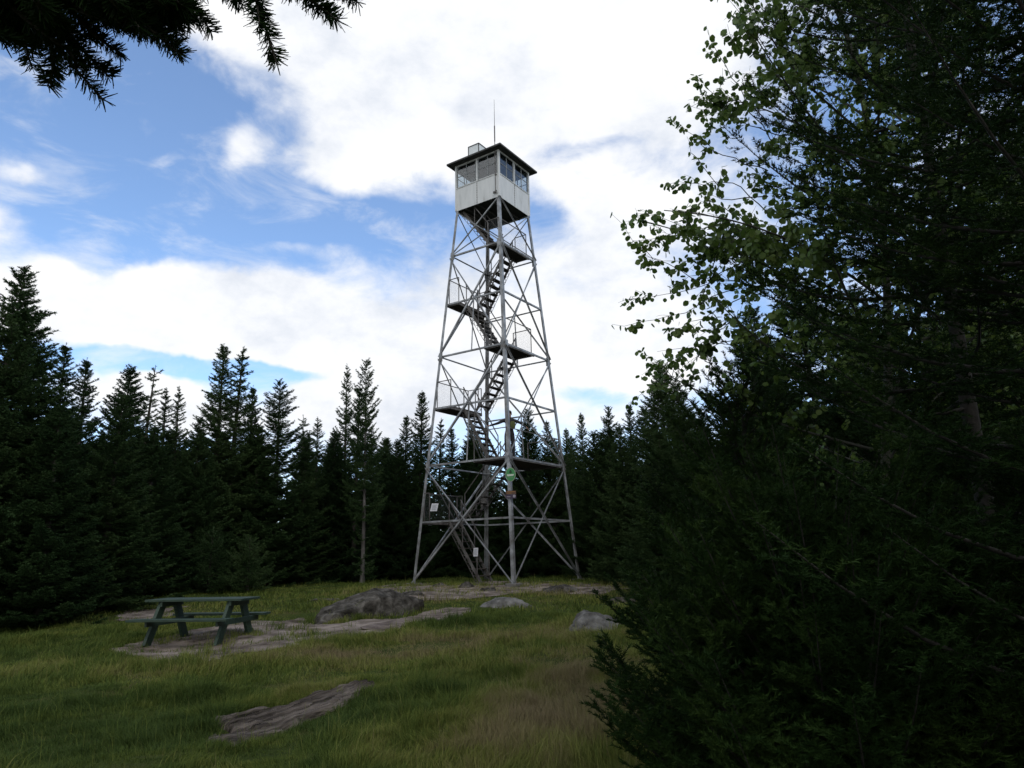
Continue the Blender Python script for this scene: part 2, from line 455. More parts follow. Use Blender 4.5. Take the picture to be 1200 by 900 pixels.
for (a, b) in faces:
    A = Vector((*corner[a], 0)); B = Vector((*corner[b], 0)); out = ((A+B)/2).normalized()
    # horizontals
    for i in range(1, 7):
        z = LV[i]
        m = MB(); m.angle(cp(a, z)-out*.02, cp(b, z)-out*.02, .062, .008, (0, 0, 1), -out)
        m.build('horizontal_strut', M['steel'], tower)
    for (i, j) in ((0, 2), (2, 4), (4, 6), (6, 7)):
        for fl, off in ((0, .012), (1, .026)):
            p, q = (a, b) if fl == 0 else (b, a)
            P0 = cp(p, LV[i]+.05)+out*off; P1 = cp(q, LV[j]-.05)+out*off
            m = MB(); m.angle(P0, P1, .055 if i < 6 else .042, .007, out.cross((P1-P0).normalized()), out if fl else -out)
            m.build('diagonal_brace', M['steel'], tower)
# vertical hangers in the left front face and back right face
for (a, b) in (('L', 'N'), ('R', 'B')):
    for i in (2, 4):
        p = (cp(a, LV[i])+cp(b, LV[i]))/2; q = (cp(a, LV[i+1])+cp(b, LV[i+1]))/2
        m = MB(); m.angle(p, q, .05, .008, (1, 0, 0), (0, 1, 0)); m.build('vertical_hanger', M['steel'], tower)
# landings ---------------------------------------------------------
M['wire'] = flat('fence_wire', (.20, .21, .215), .5, metallic=.4)
def landing(z, u0, u1, v0, v1, outer, mesh=True):
    d = MB()
    n = max(3, round((v1-v0)/.18)); w = (v1-v0)/n
    for i in range(n): d.box(((u0+u1)/2, v0+w*(i+.5), z+.055), (u1-u0, w-.012, .04))
    dk = d.build('landing_deck', M['deck'], tower)
    f = MB()
    for u in (u0+.03, u1-.03): f.box((u, (v0+v1)/2, z-.005), (.05, v1-v0, .075))
    for v in (v0+.06, v1-.06): f.box(((u0+u1)/2, v, z-.007), (u1-u0-.12, .05, .06))
    f.build('deck_frame', M['rust_steel'], dk)
    # railing on the outer side and the two ends
    r = MB(); H = 1.0; uo = u0 if outer < 0 else u1; ui = u1 if outer < 0 else u0
    top = z+.07+H; lean = sh(top)-.06
    uo2 = math.copysign(min(abs(uo)-.05, lean), uo)
    pts = [(ui, v0+.05), (uo2, v0+.05), (uo2, v1-.05), (ui, v1-.05)]
    for i in range(3):
        r.bar((*pts[i], top), (*pts[i+1], top), .028, .028)
    for p in pts: r.bar((*p, z+.07), (*p, top), .026, .026, up=(1, 0, 0))
    r.build('landing_railing', M['rust_steel'], dk)
    if not mesh: return
    w = MB(); th = .0016
    for i in range(3):
        a = Vector((*pts[i], 0)); b = Vector((*pts[i+1], 0)); L = (b-a).length; k = max(2, int(L/.055))
        for j in range(1, k):
            p = a.lerp(b, j/k); w.bar((p.x, p.y, z+.08), (p.x, p.y, top-.02), th, th, up=(1, 0, 0))
        for j in range(1, 18):
            zz = z+.08+(H-.02)*j/18; w.bar((a.x, a.y, zz), (b.x, b.y, zz), th, th)
    w.build('wire_mesh', M['wire'], dk)
UL = {1: -1.62, 3: -.90, 5: -.76}; UR = {0: -.16, 2: .30, 4: .58, 6: .55}
for i in (1, 3, 5):
    s = sh(LV[i]); landing(LV[i], -s+.03, UL[i], -s+.03, -s+.03+min(2.0, 2*s-.1), -1)
for i in (2, 4, 6):
    s = sh(LV[i]); landing(LV[i], UR[i], s-.03, -s+.03, (s-.1 if i == 2 else -s+.03+2.0), 1, i != 2)
# stairs -------------------------------------------------------------
def flight(u0, z0, u1, z1, vc):
    W = .66; p0 = Vector((u0, 0, z0)); p1 = Vector((u1, 0, z1)); ax = p1-p0
    st = MB(); sg = 1 if u1 > u0 else -1
    nrm = Vector((-sg*ax.z, 0, abs(ax.x))).normalized()
    for sv in (-1, 1):
        o = Vector((0, vc+sv*W/2, 0))
        st.bar(p0+o, p1+o, .018, .11, up=nrm)
    root = st.build('stair_stringers', M['rust_steel'], tower)
    n = round((z1-z0)/.235); t = MB(); zz = MB()
    for i in range(1, n):
        p = p0+ax*(i/n); t.box((p.x, vc, p.z), (.22, W-.02, .03)); 
    t.build('stair_treads', M['deck'], root)
    for i in range(n):
        a = p0+ax*(i/n); b = p0+ax*((i+.5)/n)-nrm*.16; c = p0+ax*((i+1)/n)
        for sv in (-1, 1):
            o = Vector((0, vc+sv*W/2, 0)); zz.bar(a+o-nrm*.05, b+o, .012, .014); zz.bar(b+o, c+o-nrm*.05, .012, .014)
    for sv in (-1, 1):
        o = Vector((0, vc+sv*W/2, 0))-nrm*.16; zz.bar(p0+ax*(.5/n)+o, p0+ax*((n-.5)/n)+o, .014, .014)
    zz.build('stair_lattice', M['rust_steel'], root)
    h = MB()
    for sv in (-1, 1):
        o = Vector((0, vc+sv*(W/2+.03), 0)); up = Vector((0, 0, .85))
        a = p0+ax*.1+o; b = p1+o
        h.bar(a+up, b+up, .032, .032); 
        for q in (.1, .55, .98): h.bar(p0+ax*q+o, p0+ax*q+o+up, .028, .028, up=(1, 0, 0))
    h.build('handrail', M['rust_steel'], root)
VA, VBk = -.50, .24
flight(UR[0], 0, UL[1], LV[1]+.07, VA)
flight(UL[1], LV[1]+.07, UR[2], LV[2]+.07, VBk)
flight(UR[2], LV[2]+.07, UL[3], LV[3]+.07, VA)
flight(UL[3], LV[3]+.07, UR[4], LV[4]+.07, VBk)
flight(UR[4], LV[4]+.07, UL[5], LV[5]+.07, VA)
flight(UL[5], LV[5]+.07, UR[6], LV[6]+.07, VBk)
flight(UR[6], LV[6]+.07, -.92, ZT+.03, VA-.05)
# cab ---------------------------------------------------------------
s = HT/math.sqrt(2)
ZS, ZW, ZR = ZT+.93, ZT+1.92, ZT+1.98      # sill, top of windows, eaves
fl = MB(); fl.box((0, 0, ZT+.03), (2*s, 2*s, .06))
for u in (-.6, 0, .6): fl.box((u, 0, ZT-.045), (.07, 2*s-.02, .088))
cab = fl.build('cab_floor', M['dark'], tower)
w = MB()
for k, (a, b) in enumerate(faces):
    A = Vector((corner[a][0]*s, corner[a][1]*s, 0)); B = Vector((corner[b][0]*s, corner[b][1]*s, 0)); d = (B-A).normalized(); out = Vector((d.y, -d.x, 0))
    rot = Matrix.Rotation(math.atan2(d.y, d.x), 3, 'Z')
    for j in (0, 1):
        c = A.lerp(B, .25+.5*j)+out*.008
        w = MB(); w.box((c.x, c.y, (ZT-.06+ZS)/2), ((B-A).length/2-.006, .016, ZS-ZT+.06), rot)
        w.build('wall_panel', M['cab'], cab)
    sm_ = MB(); c = A.lerp(B, .5)+out*.018; sm_.box((c.x, c.y, (ZT-.06+ZS)/2), (.014, .008, ZS-ZT+.05), rot)
    for q in range(9): sm_.box((c.x, c.y, ZT+.02+q*.105), (.034, .014, .022), rot)
    sm_.build('riveted_seam', M['rust_steel'], cab)
    # battens and sill and corner
    w = MB()
    c = A.lerp(B, .5)+out*.012; w.box((c.x, c.y, ZS+.018), ((B-A).length+.05, .05, .03), rot)
    c = A.lerp(B, .5)-out*.005; w.box((c.x, c.y, (ZS+ZW)/2+.02), (.07, .05, ZW-ZS-.03), rot)
    c = A.lerp(B, .5)-out*.005; w.box((c.x, c.y, ZW+.03), ((B-A).length-.08, .05, .05), rot)
    c = A+out*.004; w.box((c.x, c.y, (ZT-.06+ZW)/2+.04), (.07, .07, ZW-ZT+.08), rot)
    w.build('wall_trim', M['cab'], cab)
    for j in (0, 1):
        f0 = A.lerp(B, .03+.5*j); f1 = A.lerp(B, .47+.5*j); f0.z = f1.z = 0
        f = MB(); zc0, zc1 = ZS+.036, ZW+.002
        for q in (0.012, .5, .988):
            p = f0.lerp(f1, q); f.box((p.x, p.y, (zc0+zc1)/2), (.022, .03, zc1-zc0), rot)
        for zz in (zc0+.015, (zc0+zc1)/2, zc1-.015):
            p = f0.lerp(f1, .5); f.box((p.x, p.y, zz), ((f1-f0).length-.03, .026, .018), rot)
        f.build('window_frame', M['frame'], cab)
M['glass'], nt, bb = new_mat('window_glass')
bb.inputs['Base Color'].default_value = (.55, .60, .62, 1); bb.inputs['Roughness'].default_value = .08
bb.inputs['Transmission Weight'].default_value = .0
tr = N(nt, 'ShaderNodeBsdfTransparent'); tr.inputs['Color'].default_value = (.80, .84, .86, 1)
gl = N(nt, 'ShaderNodeBsdfGlossy'); gl.inputs['Roughness'].default_value = .05
mx = N(nt, 'ShaderNodeMixShader'); mx.inputs[0].default_value = .10; nt.links.new(tr.outputs[0], mx.inputs[1]); nt.links.new(gl.outputs[0], mx.inputs[2])
nt.links.new(mx.outputs[0], nt.nodes['Material Output'].inputs['Surface'])
for (a, b) in faces:
    A = Vector((corner[a][0]*s, corner[a][1]*s, 0)); B = Vector((corner[b][0]*s, corner[b][1]*s, 0)); d = (B-A).normalized()
    rot = Matrix.Rotation(math.atan2(d.y, d.x), 3, 'Z')
    for j in (0, 1):
        if (a, b, j) in (('L', 'N', 0), ('R', 'B', 0), ('N', 'R', 1), ('B', 'L', 1)) and False: continue
        p = A.lerp(B, .25+.5*j); g_ = MB(); g_.box((p.x, p.y, (ZS+ZW)/2+.02), ((B-A).length*.45, .005, ZW-ZS-.04), rot)
        g_.build('window_pane', M['glass'], cab)
# roof
so = s+.27
rf = MB(); ap = .42
rf.add([(-so, -so, ZR+.05), (so, -so, ZR+.05), (so, so, ZR+.05), (-so, so, ZR+.05), (0, 0, ZR+ap), (-so, -so, ZR+.01), (so, -so, ZR+.01), (so, so, ZR+.01), (-so, so, ZR+.01)],
       [(0, 1, 4), (1, 2, 4), (2, 3, 4), (3, 0, 4), (0, 5, 6, 1), (1, 6, 7, 2), (2, 7, 8, 3), (3, 8, 5, 0)])
roof = rf.build('cab_roof', M['roof'], tower)
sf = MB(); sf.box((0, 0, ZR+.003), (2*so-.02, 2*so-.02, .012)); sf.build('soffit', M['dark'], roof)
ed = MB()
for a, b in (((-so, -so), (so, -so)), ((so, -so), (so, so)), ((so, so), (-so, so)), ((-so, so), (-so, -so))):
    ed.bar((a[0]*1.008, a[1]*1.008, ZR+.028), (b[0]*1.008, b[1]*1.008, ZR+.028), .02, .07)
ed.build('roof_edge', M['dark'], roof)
# box on the roof
bx0 = Vector((-.62, -.20, 0))
hb = MB(); hb.box((bx0.x, bx0.y, ZR+.64), (.54, .54, .94)); box = hb.build('roof_box', M['hatch'], roof)
fb = MB()
for a in (-1, 1):
    for b in (-1, 1): fb.box((bx0.x+a*.272, bx0.y+b*.272, ZR+.65), (.03, .03, .98))
    fb.box((bx0.x+a*.276, bx0.y, ZR+1.125), (.03, .52, .03)); fb.box((bx0.x, bx0.y+a*.276, ZR+1.125), (.52, .03, .03))
fb.build('roof_box_frame', M['dark'], roof)
# antenna on the front corner
an = MB(); au, av = s-.12, -s-.07
an.tube([(au, av, ZT+.15), (au, av, ZT+2.35)], .016, 6); an.tube([(au, av, ZT+2.35), (au, av, ZT+3.05)], .024, 6); an.tube([(au, av, ZT+3.05), (au, av, ZT+4.25)], [.012, .006], 5)
an.build('antenna', M['rust_steel'], tower)
for z in (ZT+.2, ZT+.9, ZT+1.85):
    ab = MB(); ab.box((au, av+.035, z), (.05, .08, .035)); ab.build('antenna_bracket', M['rust_steel'], tower)
ab = MB(); ab.box((au-.02, av-.02, ZT+.12), (.13, .06, .07)); ab.build('antenna_base', M['rust_steel'], tower)
# small grey boxes on the back leg
p = cp('B', 3.2); gb = MB(); gb.box((p.x+.02, p.y-.14, 3.42), (.22, .2, .26)); gb.build('control_box', M['rust_steel'], tower, bevel=.01)
gb = MB(); gb.box((p.x+.02, p.y-.14, 3.05), (.26, .2, .34)); gb.build('control_box', M['rust_steel'], tower, bevel=.01)

# ---- signs on the tower (things that hang on it)
def local_dir(v): return (MT.to_3x3() @ Vector(v)).normalized()
def plate(m, c, X, Z, w, h, off, poly=None):
    """flat polygon with thickness facing the camera side; X,Z world axes"""
    Yn = X.cross(Z)
    pts = poly or [(-w/2, -h/2), (w/2, -h/2), (w/2, h/2), (-w/2, h/2)]
    m.prism([c+X*a+Z*b for a, b in pts], Yn*off, Yn*(off+.006))
legN = tw(*(cp('N', LV[2]-.66)))
face = Vector((0, -1, 0)); X = Vector((1, 0, 0)); Z = Vector((0, 0, 1))
c0 = Vector(at(598.3, 556, (legN.y-.10)))
sg = empty('oval_sign', c0, 0, label='green oval sign with white rim and tree emblem on the front tower leg', cat='sign')
def oval(w, h, n=28, cx=0, cy=0): return [(cx+w/2*math.cos(2*math.pi*i/n), cy+h/2*math.sin(2*math.pi*i/n)) for i in range(n)]
O = Vector((0, 0, 0))
m = MB(); plate(m, O, X, Z, 0, 0, .0, oval(.345, .47)); m.build('sign_rim', flat('sign_rim_pale', (.30, .36, .24)), sg)
m = MB(); plate(m, O, X, Z, 0, 0, .007, oval(.305, .43)); m.build('sign_face', flat('sign_green', (.05, .25, .085)), sg)
tpoly = [(-.012, .04), (-.012, .06), (-.06, .06), (-.028, .095), (-.048, .095), (-.02, .128), (-.034, .128), (0, .175), (.034, .128), (.02, .128), (.048, .095), (.028, .095), (.06, .06), (.012, .06), (.012, .04)]
m = MB(); plate(m, O, X, Z, 0, 0, .014, [(a, b-.01) for a, b in tpoly]); m.build('tree_emblem', flat('sign_dark_green', (.008, .06, .02)), sg)
m = MB()
xs = np.linspace(-.115, .12, 7)
plate(m, O, X, Z, 0, 0, .014, [(-.12, -.055), (-.075, -.062), (-.01, -.055), (.06, -.052), (.10, -.04), (.118, .015), (.075, .005), (.045, .012), (.01, .0), (-.03, .01), (-.07, .002), (-.118, .012)])
m.build('lettering_band', flat('sign_white', (.55, .62, .52)), sg)
m = MB(); plate(m, O, X, Z, 0, 0, .014, [(-.085, -.115), (.085, -.115), (.07, -.095), (-.07, -.095)]); m.build('lettering_band', flat('sign_pale_green', (.14, .30, .13)), sg)
c1 = Vector(at(598.5, 579.5, (tw(*(cp('N', LV[2]-1.2))).y-.10)))
s2 = empty('brown_sign', c1, 0, label='small brown and purple board with a pale disc under the oval sign', cat='sign')
m = MB(); plate(m, O, X, Z, .345, .12, 0, [(-.17, .005), (.175, .005), (.175, .125), (-.17, .125)]); m.build('upper_board', flat('sign_brown', (.10, .055, .035)), s2)
m = MB(); plate(m, O, X, Z, 0, 0, 0, [(-.17, -.13), (.18, -.13), (.18, 0), (-.17, 0)]); m.build('lower_board', flat('sign_purple', (.045, .03, .06)), s2)
m = MB()
for a, b, zz in ((-.13, .15, .09), (-.13, .02, .045)): plate(m, O, X, Z, 0, 0, .007, [(a, zz-.009), (b, zz-.009), (b, zz+.009), (a, zz+.009)])
m.build('lettering_band', flat('sign_orange', (.34, .17, .06)), s2)
m = MB(); plate(m, O, X, Z, 0, 0, .007, oval(.09, .10, 18, .115, -.055)); plate(m, O, X, Z, 0, 0, .007, [(-.14, -.085), (-.01, -.085), (-.01, -.065), (-.14, -.065)])
m.build('pale_disc', flat('sign_pale', (.30, .28, .32)), s2)
def notice(px, py, depth, w, h, tilt, shear, label, mat, mat2):
    c = Vector(at(px, py, depth)); e = empty('notice', c, 0, label=label, cat='notice')
    m = MB(); pts = [(-w/2-shear, -h/2), (w/2-shear, -h/2), (w/2+shear, h/2), (-w/2+shear, h/2)]
    plate(m, O, X, Z, 0, 0, 0, pts); m.build('paper', mat, e)
    m = MB()
    for k in range(5):
        y = h*(.30-.15*k); q = shear*2*y/h; plate(m, O, X, Z, 0, 0, .007, [(-w*.34+q, y-.008), (w*(.34-.1*(k % 2))+q, y-.008), (w*(.34-.1*(k % 2))+q, y+.008), (-w*.34+q, y+.008)])
    m.build('print_lines', mat2, e)
pm = flat('paper_white', (.62, .63, .66)); pl = flat('print_grey', (.34, .35, .40))
pp = tw(-sh(LV[1])+.9, -sh(LV[1])-.02, LV[1]+.6)
notice(509, 594.5, pp.y-.05, .24, .27, 0, .03, 'white paper notice on the mesh of the lowest left landing', pm, pl)
pp = tw(-.32, VA-.36, 1.1)
notice(557.5, 647, pp.y-.03, .165, .30, 0, .008, 'white paper notice on the handrail of the lowest staircase', pm, pl)

# ------------------------------------------------------------------ person on the tower
def person():
    cloth = flat('black_jacket', (.018, .018, .022), .8); skin = flat('skin', (.30, .17, .12), .6); vest = flat('yellow_green_pack', (.07, .085, .02), .7); hair = flat('dark_hair', (.02, .015, .01), .8)
    base = Vector(at(597.5, 534, 25.3)); base.z = ZB+LV[2]+.075
    body = [ # name, pos, radius
        ('pel', (0, 0, .95), .15), ('waist', (0, 0, 1.08), .14), ('chest', (0, .01, 1.30), .165), ('up', (0, .01, 1.42), .12), ('neck', (0, .0, 1.51), .058), ('head0', (0, -.005, 1.60), .075), ('head1', (0, -.01, 1.69), .095),
        ('hipl', (-.10, 0, .88), .105), ('kneel', (-.12, -.02, .50), .072), ('ankl', (-.13, .02, .10), .05), ('toel', (-.14, -.13, .04), .042),
        ('hipr', (.10, 0, .88), .105), ('kneer', (.13, -.01, .50), .072), ('ankr', (.15, .03, .10), .05), ('toer', (.17, -.12, .04), .042),
        ('shl', (-.19, .01, 1.42), .07), ('ell', (-.44, -.03, 1.30), .05), ('wrl', (-.70, -.05, 1.22), .035),
        ('shr', (.19, .01, 1.42), .07), ('elr', (.40, -.03, 1.33), .05), ('wrr', (.58, -.06, 1.18), .035)]
    idx = {b[0]: i for i, b in enumerate(body)}
    ed = [('pel', 'waist'), ('waist', 'chest'), ('chest', 'up'), ('up', 'neck'), ('neck', 'head0'), ('head0', 'head1'), ('pel', 'hipl'), ('hipl', 'kneel'), ('kneel', 'ankl'), ('ankl', 'toel'), ('pel', 'hipr'), ('hipr', 'kneer'), ('kneer', 'ankr'), ('ankr', 'toer'),
          ('up', 'shl'), ('shl', 'ell'), ('ell', 'wrl'), ('up', 'shr'), ('shr', 'elr'), ('elr', 'wrr')]
    V = [b[1] for b in body]; Rr = [b[2] for b in body]; E = [(idx[a], idx[b]) for a, b in ed]
    # hands: palm and five fingers each
    for sgn, wr in ((-1, 'wrl'), (1, 'wrr')):
        w0 = Vector(V[idx[wr]]); d = Vector((sgn*.8, -.1, -.25)).normalized() if sgn < 0 else Vector((.6, -.2, -.6)).normalized()
        side = Vector((0, 1, 0))
        pm_ = w0+d*.07; V.append(tuple(pm_)); Rr.append(.026); ip = len(V)-1; E.append((idx[wr], ip))
        for k, (o, L) in enumerate(((-.03, .06), (-.011, .075), (.009, .07), (.028, .055))):
            a = pm_+side*o+d*.03; b = a+d*L*.5+Vector((0, 0, -.01)); c = b+d*L*.3+Vector((0, 0, -.03))
            n = len(V); V += [tuple(a), tuple(b), tuple(c)]; Rr += [.010, .009, .008]; E += [(ip, n), (n, n+1), (n+1, n+2)]
        a = w0+d*.03-side*.035; b = a+d*.03-side*.02+Vector((0, 0, -.02)); n = len(V); V += [tuple(a), tuple(b)]; Rr += [.012, .010]; E += [(idx[wr], n), (n, n+1)]
    me = bpy.data.meshes.new('person'); me.from_pydata(V, E, []); me.update()
    o = bpy.data.objects.new('person', me); COL.objects.link(o)
    o.modifiers.new('skin', 'SKIN'); 
    for i, sv in enumerate(me.skin_vertices[0].data): sv.radius = (Rr[i], Rr[i]*.8 if 'ch' in (body[i][0] if i < len(body) else '') else Rr[i]); sv.use_root = (i == 0)
    sd = o.modifiers.new('sub', 'SUBSURF'); sd.levels = sd.render_levels = 2
    dg = bpy.context.evaluated_depsgraph_get(); ev = bpy.data.meshes.new_from_object(o.evaluated_get(dg))
    o.modifiers.clear(); o.data = ev
    ev.materials.clear()
    for mm in (cloth, skin): ev.materials.append(mm)
    for p_ in ev.polygons:
        c = p_.center; p_.use_smooth = True
        p_.material_index = 1 if (c.z > 1.53 or c.x < -.71 or c.x > .60) else 0
    o.location = base; o.rotation_euler = (0, 0, R_(8))
    tag(o, label='person in a black jacket standing on the tower platform, arms spread to the rails', cat='person')
    import bmesh
    def blob(name, c, r, mat, sub=3, fn=None):
        bm = bmesh.new(); bmesh.ops.create_icosphere(bm, subdivisions=sub, radius=1)
        for v in bm.verts:
            q = Vector((v.co.x*r[0], v.co.y*r[1], v.co.z*r[2]))
            if fn: q = fn(q)
            v.co = q+Vector(c)
        mm = bpy.data.meshes.new(name); bm.to_mesh(mm); bm.free(); mm.materials.append(mat)
        mm.polygons.foreach_set('use_smooth', np.ones(len(mm.polygons), bool))
        b = bpy.data.objects.new(name, mm); COL.objects.link(b); b.parent = o; return b
    blob('hair', (0, .02, 1.70), (.102, .105, .105), hair, fn=lambda q: q if q.y > -.05 else Vector((q.x*.7, -.05+(q.y+.05)*.2, max(q.z, .02))))
    for sx in (-1, 1): blob('eye', (sx*.034, -.092, 1.66), (.012, .008, .008), flat('eye_dark', (.02, .02, .02)), 2)
    blob('nose', (0, -.108, 1.635), (.014, .02, .022), skin, 2)
    blob('mouth', (0, -.092, 1.595), (.028, .01, .006), flat('lips', (.22, .08, .07)), 2)
    for sx in (-1, 1): blob('ear', (sx*.093, .0, 1.65), (.012, .022, .03), skin, 2)
    blob('pack', (.10, -.16, 1.22), (.11, .07, .17), vest, 3, fn=lambda q: Vector((max(-.09, min(.09, q.x)), max(-.055, q.y), max(-.14, min(.14, q.z)))))
person()

# ------------------------------------------------------------------ conifers
def unit(a): return a/(np.linalg.norm(a, axis=-1, keepdims=True)+1e-9)
def needles(P0, P1, dz, ln, w, r, per=2, spread_=.85, flatf=.55, blunt=0):
    """triangular needles all along the twig segments P0->P1"""
    L = np.linalg.norm(P1-P0, axis=1); n = np.maximum(2, np.ceil(L/dz).astype(int))*per
    i = np.repeat(np.arange(len(L)), n); T = len(i)
    t = r.random(T)
    A = unit(P1-P0)[i]
    p = P0[i]+(P1-P0)[i]*t[:, None]
    up = np.array([0, 0, 1.]); S = np.cross(A, up); S = unit(S); U = np.cross(S, A)
    ph = r.random(T)*2*np.pi
    rad = S*np.cos(ph)[:, None]+U*(np.sin(ph)*flatf+.15)[:, None]
    k = spread_*(.75+.5*r.random(T))
    D = unit(A*np.cos(k)[:, None]+unit(rad)*np.sin(k)[:, None])
    Wd = unit(np.cross(D, r.normal(size=(T, 3))))
    l = ln*(.7+.5*r.random(T)); ww = w*(.8+.4*r.random(T))
    if blunt:
        return np.stack([p-Wd*ww[:, None]*.3, p+Wd*ww[:, None]*.3, p+D*l[:, None]*.5+Wd*ww[:, None]/2, p+D*l[:, None]+Wd*ww[:, None]*.3, p+D*l[:, None]-Wd*ww[:, None]*.3, p+D*l[:, None]*.5-Wd*ww[:, None]/2], 1).reshape(-1, 3)
    V = np.stack([p-Wd*ww[:, None]/2, p+Wd*ww[:, None]/2, p+D*l[:, None]], 1).reshape(-1, 3)
    return V
def rot2(d, a):
    c, s_ = np.cos(a), np.sin(a)
    return np.stack([d[..., 0]*c-d[..., 1]*s_, d[..., 0]*s_+d[..., 1]*c, d[..., 2]], -1)
def conifer(name, seed, H, R, z0=.3, dzw=.24, nb=7, tdz=.07, nd=.021, nl=.068, nw=.021, e_top=.75, e_low=-.10, curve=.25,
            tw=.36, sub=True, shape=.85, bare=0, trunk_r=None, per=2, gap=.08, mat='needles', bark='bark', limb=True, sector=None, subk=.45, ragged=.3, maxL=None, flatf=.55):
    r = np.random.default_rng(seed)
    Bs = []; S0 = []; S1 = []; BR = []
    lean = r.normal(size=2)*.012*H
    trunk_at = lambda z: np.array([lean[0]*(z/H)**2, lean[1]*(z/H)**2, z])
    z = z0; az0 = r.uniform(0, 6.28); side_amp = 1
    while z < H-.12:
        f = (z-z0)/(H-z0)
        k = max(3, int(round(nb*(1-.35*f)+r.normal()*.7)))
        for j in range(k):
            if r.random() < gap: continue
            az = az0+6.283*j/k+r.normal()*.22
            L = R*(1-f)**shape*r.uniform(1-ragged, 1+ragged*.55)+.05
            if f > .82: L *= r.uniform(.8, 1.25)
            if maxL: L = min(L, maxL)
            if z < bare: 
                L *= .5
            zz = z+r.normal()*.05*dzw*4
            e = e_low+(e_top-e_low)*f**1.3+r.normal()*.09
            o = trunk_at(max(zz, .05)); dh = np.array([math.cos(az), math.sin(az), 0])
            if sector is not None and not sector(o, dh, L): continue
            n = 7; t = np.linspace(0, 1, n)[:, None]
            wob = r.normal()*.08
            pts = o+dh*L*t+np.array([0, 0, 1.])*(L*(math.tan(e)*t+curve*(t**2)*(1 if f < .8 else .3)*(1+wob)))-np.array([0, 0, 1.])*L*.10*np.sin(t*np.pi)*(f < .7)
            pts = pts+rot2(dh, np.array(1.57))*(wob*L*t**2)
            Bs.append(pts); BR.append(np.linspace(max(.006, .011*L**.8+.003), .002, n)*(1.0))
            # polyline interpolation
            def at_t(q):
                x = q*(n-1); i = np.minimum(x.astype(int), n-2); fr_ = (x-i)[:, None]
                return pts[i]*(1-fr_)+pts[i+1]*fr_, unit(pts[i+1]-pts[i])
            m = max(4, int(L/tdz)); q = np.linspace(.14 if z > bare else .5, .985, m)+r.normal(size=m)*.2/m
            q = np.clip(q, .05, .995)
            # own axis needles
            qq = np.linspace(.25, 1, 6); a_, _ = at_t(qq); S0.append(a_[:-1]); S1.append(a_[1:])
            p, T = at_t(q)
            for sd_ in (-1, 1):
                ang = sd_*(.95+r.normal(size=m)*.16)
                D = rot2(T, ang); D[:, 2] = T[:, 2]*.7-.06+r.normal(size=m)*.16
                D = unit(D)
                l = (tw*L*(1-q)**.75*np.minimum(1, q*2.6)+min(.05, .12*L))*r.uniform(.6, 1.2, m)
                if bare and z < bare: l *= r.random(m) < .4
                e1 = p+D*l[:, None]
                S0.append(p); S1.append(e1)
                if sub:
                    cnt = np.maximum(0, (l/.075).astype(int)); ii = np.repeat(np.arange(m), cnt)
                    if len(ii):
                        s_ = r.uniform(.15, .92, len(ii))
                        pp = p[ii]+D[ii]*(l[ii]*s_)[:, None]
                        sg_ = np.where(r.random(len(ii)) < .5, -1, 1)
                        D2 = rot2(D[ii], sg_*(.85+r.normal(size=len(ii))*.15)); D2[:, 2] += r.normal(size=len(ii))*.18-.05; D2 = unit(D2)
                        l2 = subk*l[ii]*(1-s_)+.045
                        S0.append(pp); S1.append(pp+D2*l2[:, None])
        az0 += 2.4; z += dzw*(1-.6*f)*r.uniform(.75, 1.2)
    # leader
    tops = np.array([trunk_at(H-.5), trunk_at(H-.25), trunk_at(H)]); S0.append(tops[:-1]); S1.append(tops[1:])
    P0 = np.concatenate(S0); P1 = np.concatenate(S1); ok = np.linalg.norm(P1-P0, axis=1) > .01
    V = needles(P0[ok], P1[ok], nd, nl, nw, r, per, flatf=flatf)
    # trunk and limbs
    tr = trunk_r or .011*H+.02
    zz = np.linspace(-.15, H, 14); TP = np.array([trunk_at(max(q, 0)) for q in zz]); TP[0, 2] = -.15
    flare = 1+.5*np.exp(-np.maximum(zz, 0)/.15)
    rr = (tr*(1-np.clip(zz, 0, H)/H)**.9+.004)*flare
    V1, F1 = tubes_np(TP[None], rr[None], 9)
    if limb:
        V2, F2 = tubes_np(np.array(Bs), np.array(BR), 4)
        F1 = np.concatenate([F1, F2+len(V1)]); V1 = np.concatenate([V1, V2])
    root = empty(name, (0, 0, 0))
    mesh_np('trunk', V1, F1, M[bark], root, smooth_=True)
    mesh_np('crown', V, np.arange(len(V)).reshape(-1, 3), M[mat], root)
    return root
def copy_tree(o, name=None):
    c = o.copy(); COL.objects.link(c)
    for ch in o.children:
        d = ch.copy(); COL.objects.link(d); d.parent = c
    return c
def retag(o, label, group=None):
    o['label'] = label; o['category'] = 'tree'
    if group: o['group'] = group
    elif 'group' in o: del o['group']

VARS = {}
def make_var(key, **k): VARS[key] = [conifer(**k), False, k['H']]
make_var('a', name='spruce_tree', seed=11, H=9, R=1.9, z0=.35, shape=.85)
make_var('b', name='spruce_tree', seed=12, H=9, R=1.55, z0=.5, shape=.95, nb=7)
make_var('c', name='spruce_tree', seed=13, H=9, R=1.7, z0=.4, shape=.8, ragged=.4)
make_var('d', name='spruce_tree', seed=14, H=9, R=1.25, z0=.5, shape=.95, gap=.15, ragged=.45, dzw=.33)
make_var('e', name='spruce_tree', seed=15, H=9, R=2.2, z0=.3, shape=.95, nb=8)
make_var('f', name='spruce_tree', seed=16, H=9, R=1.5, z0=1.2, shape=.68, ragged=.45, gap=.12, dzw=.34)
make_var('thin', name='spruce_tree', seed=17, H=9, R=1.0, z0=.6, shape=.75, gap=.3, ragged=.6, dzw=.38, nb=5)
make_var('bare', name='spruce_tree', seed=18, H=9, R=1.15, z0=.5, shape=.55, gap=.25, bare=2.4, bark='pale_bark', ragged=.5, dzw=.33, trunk_r=.09)
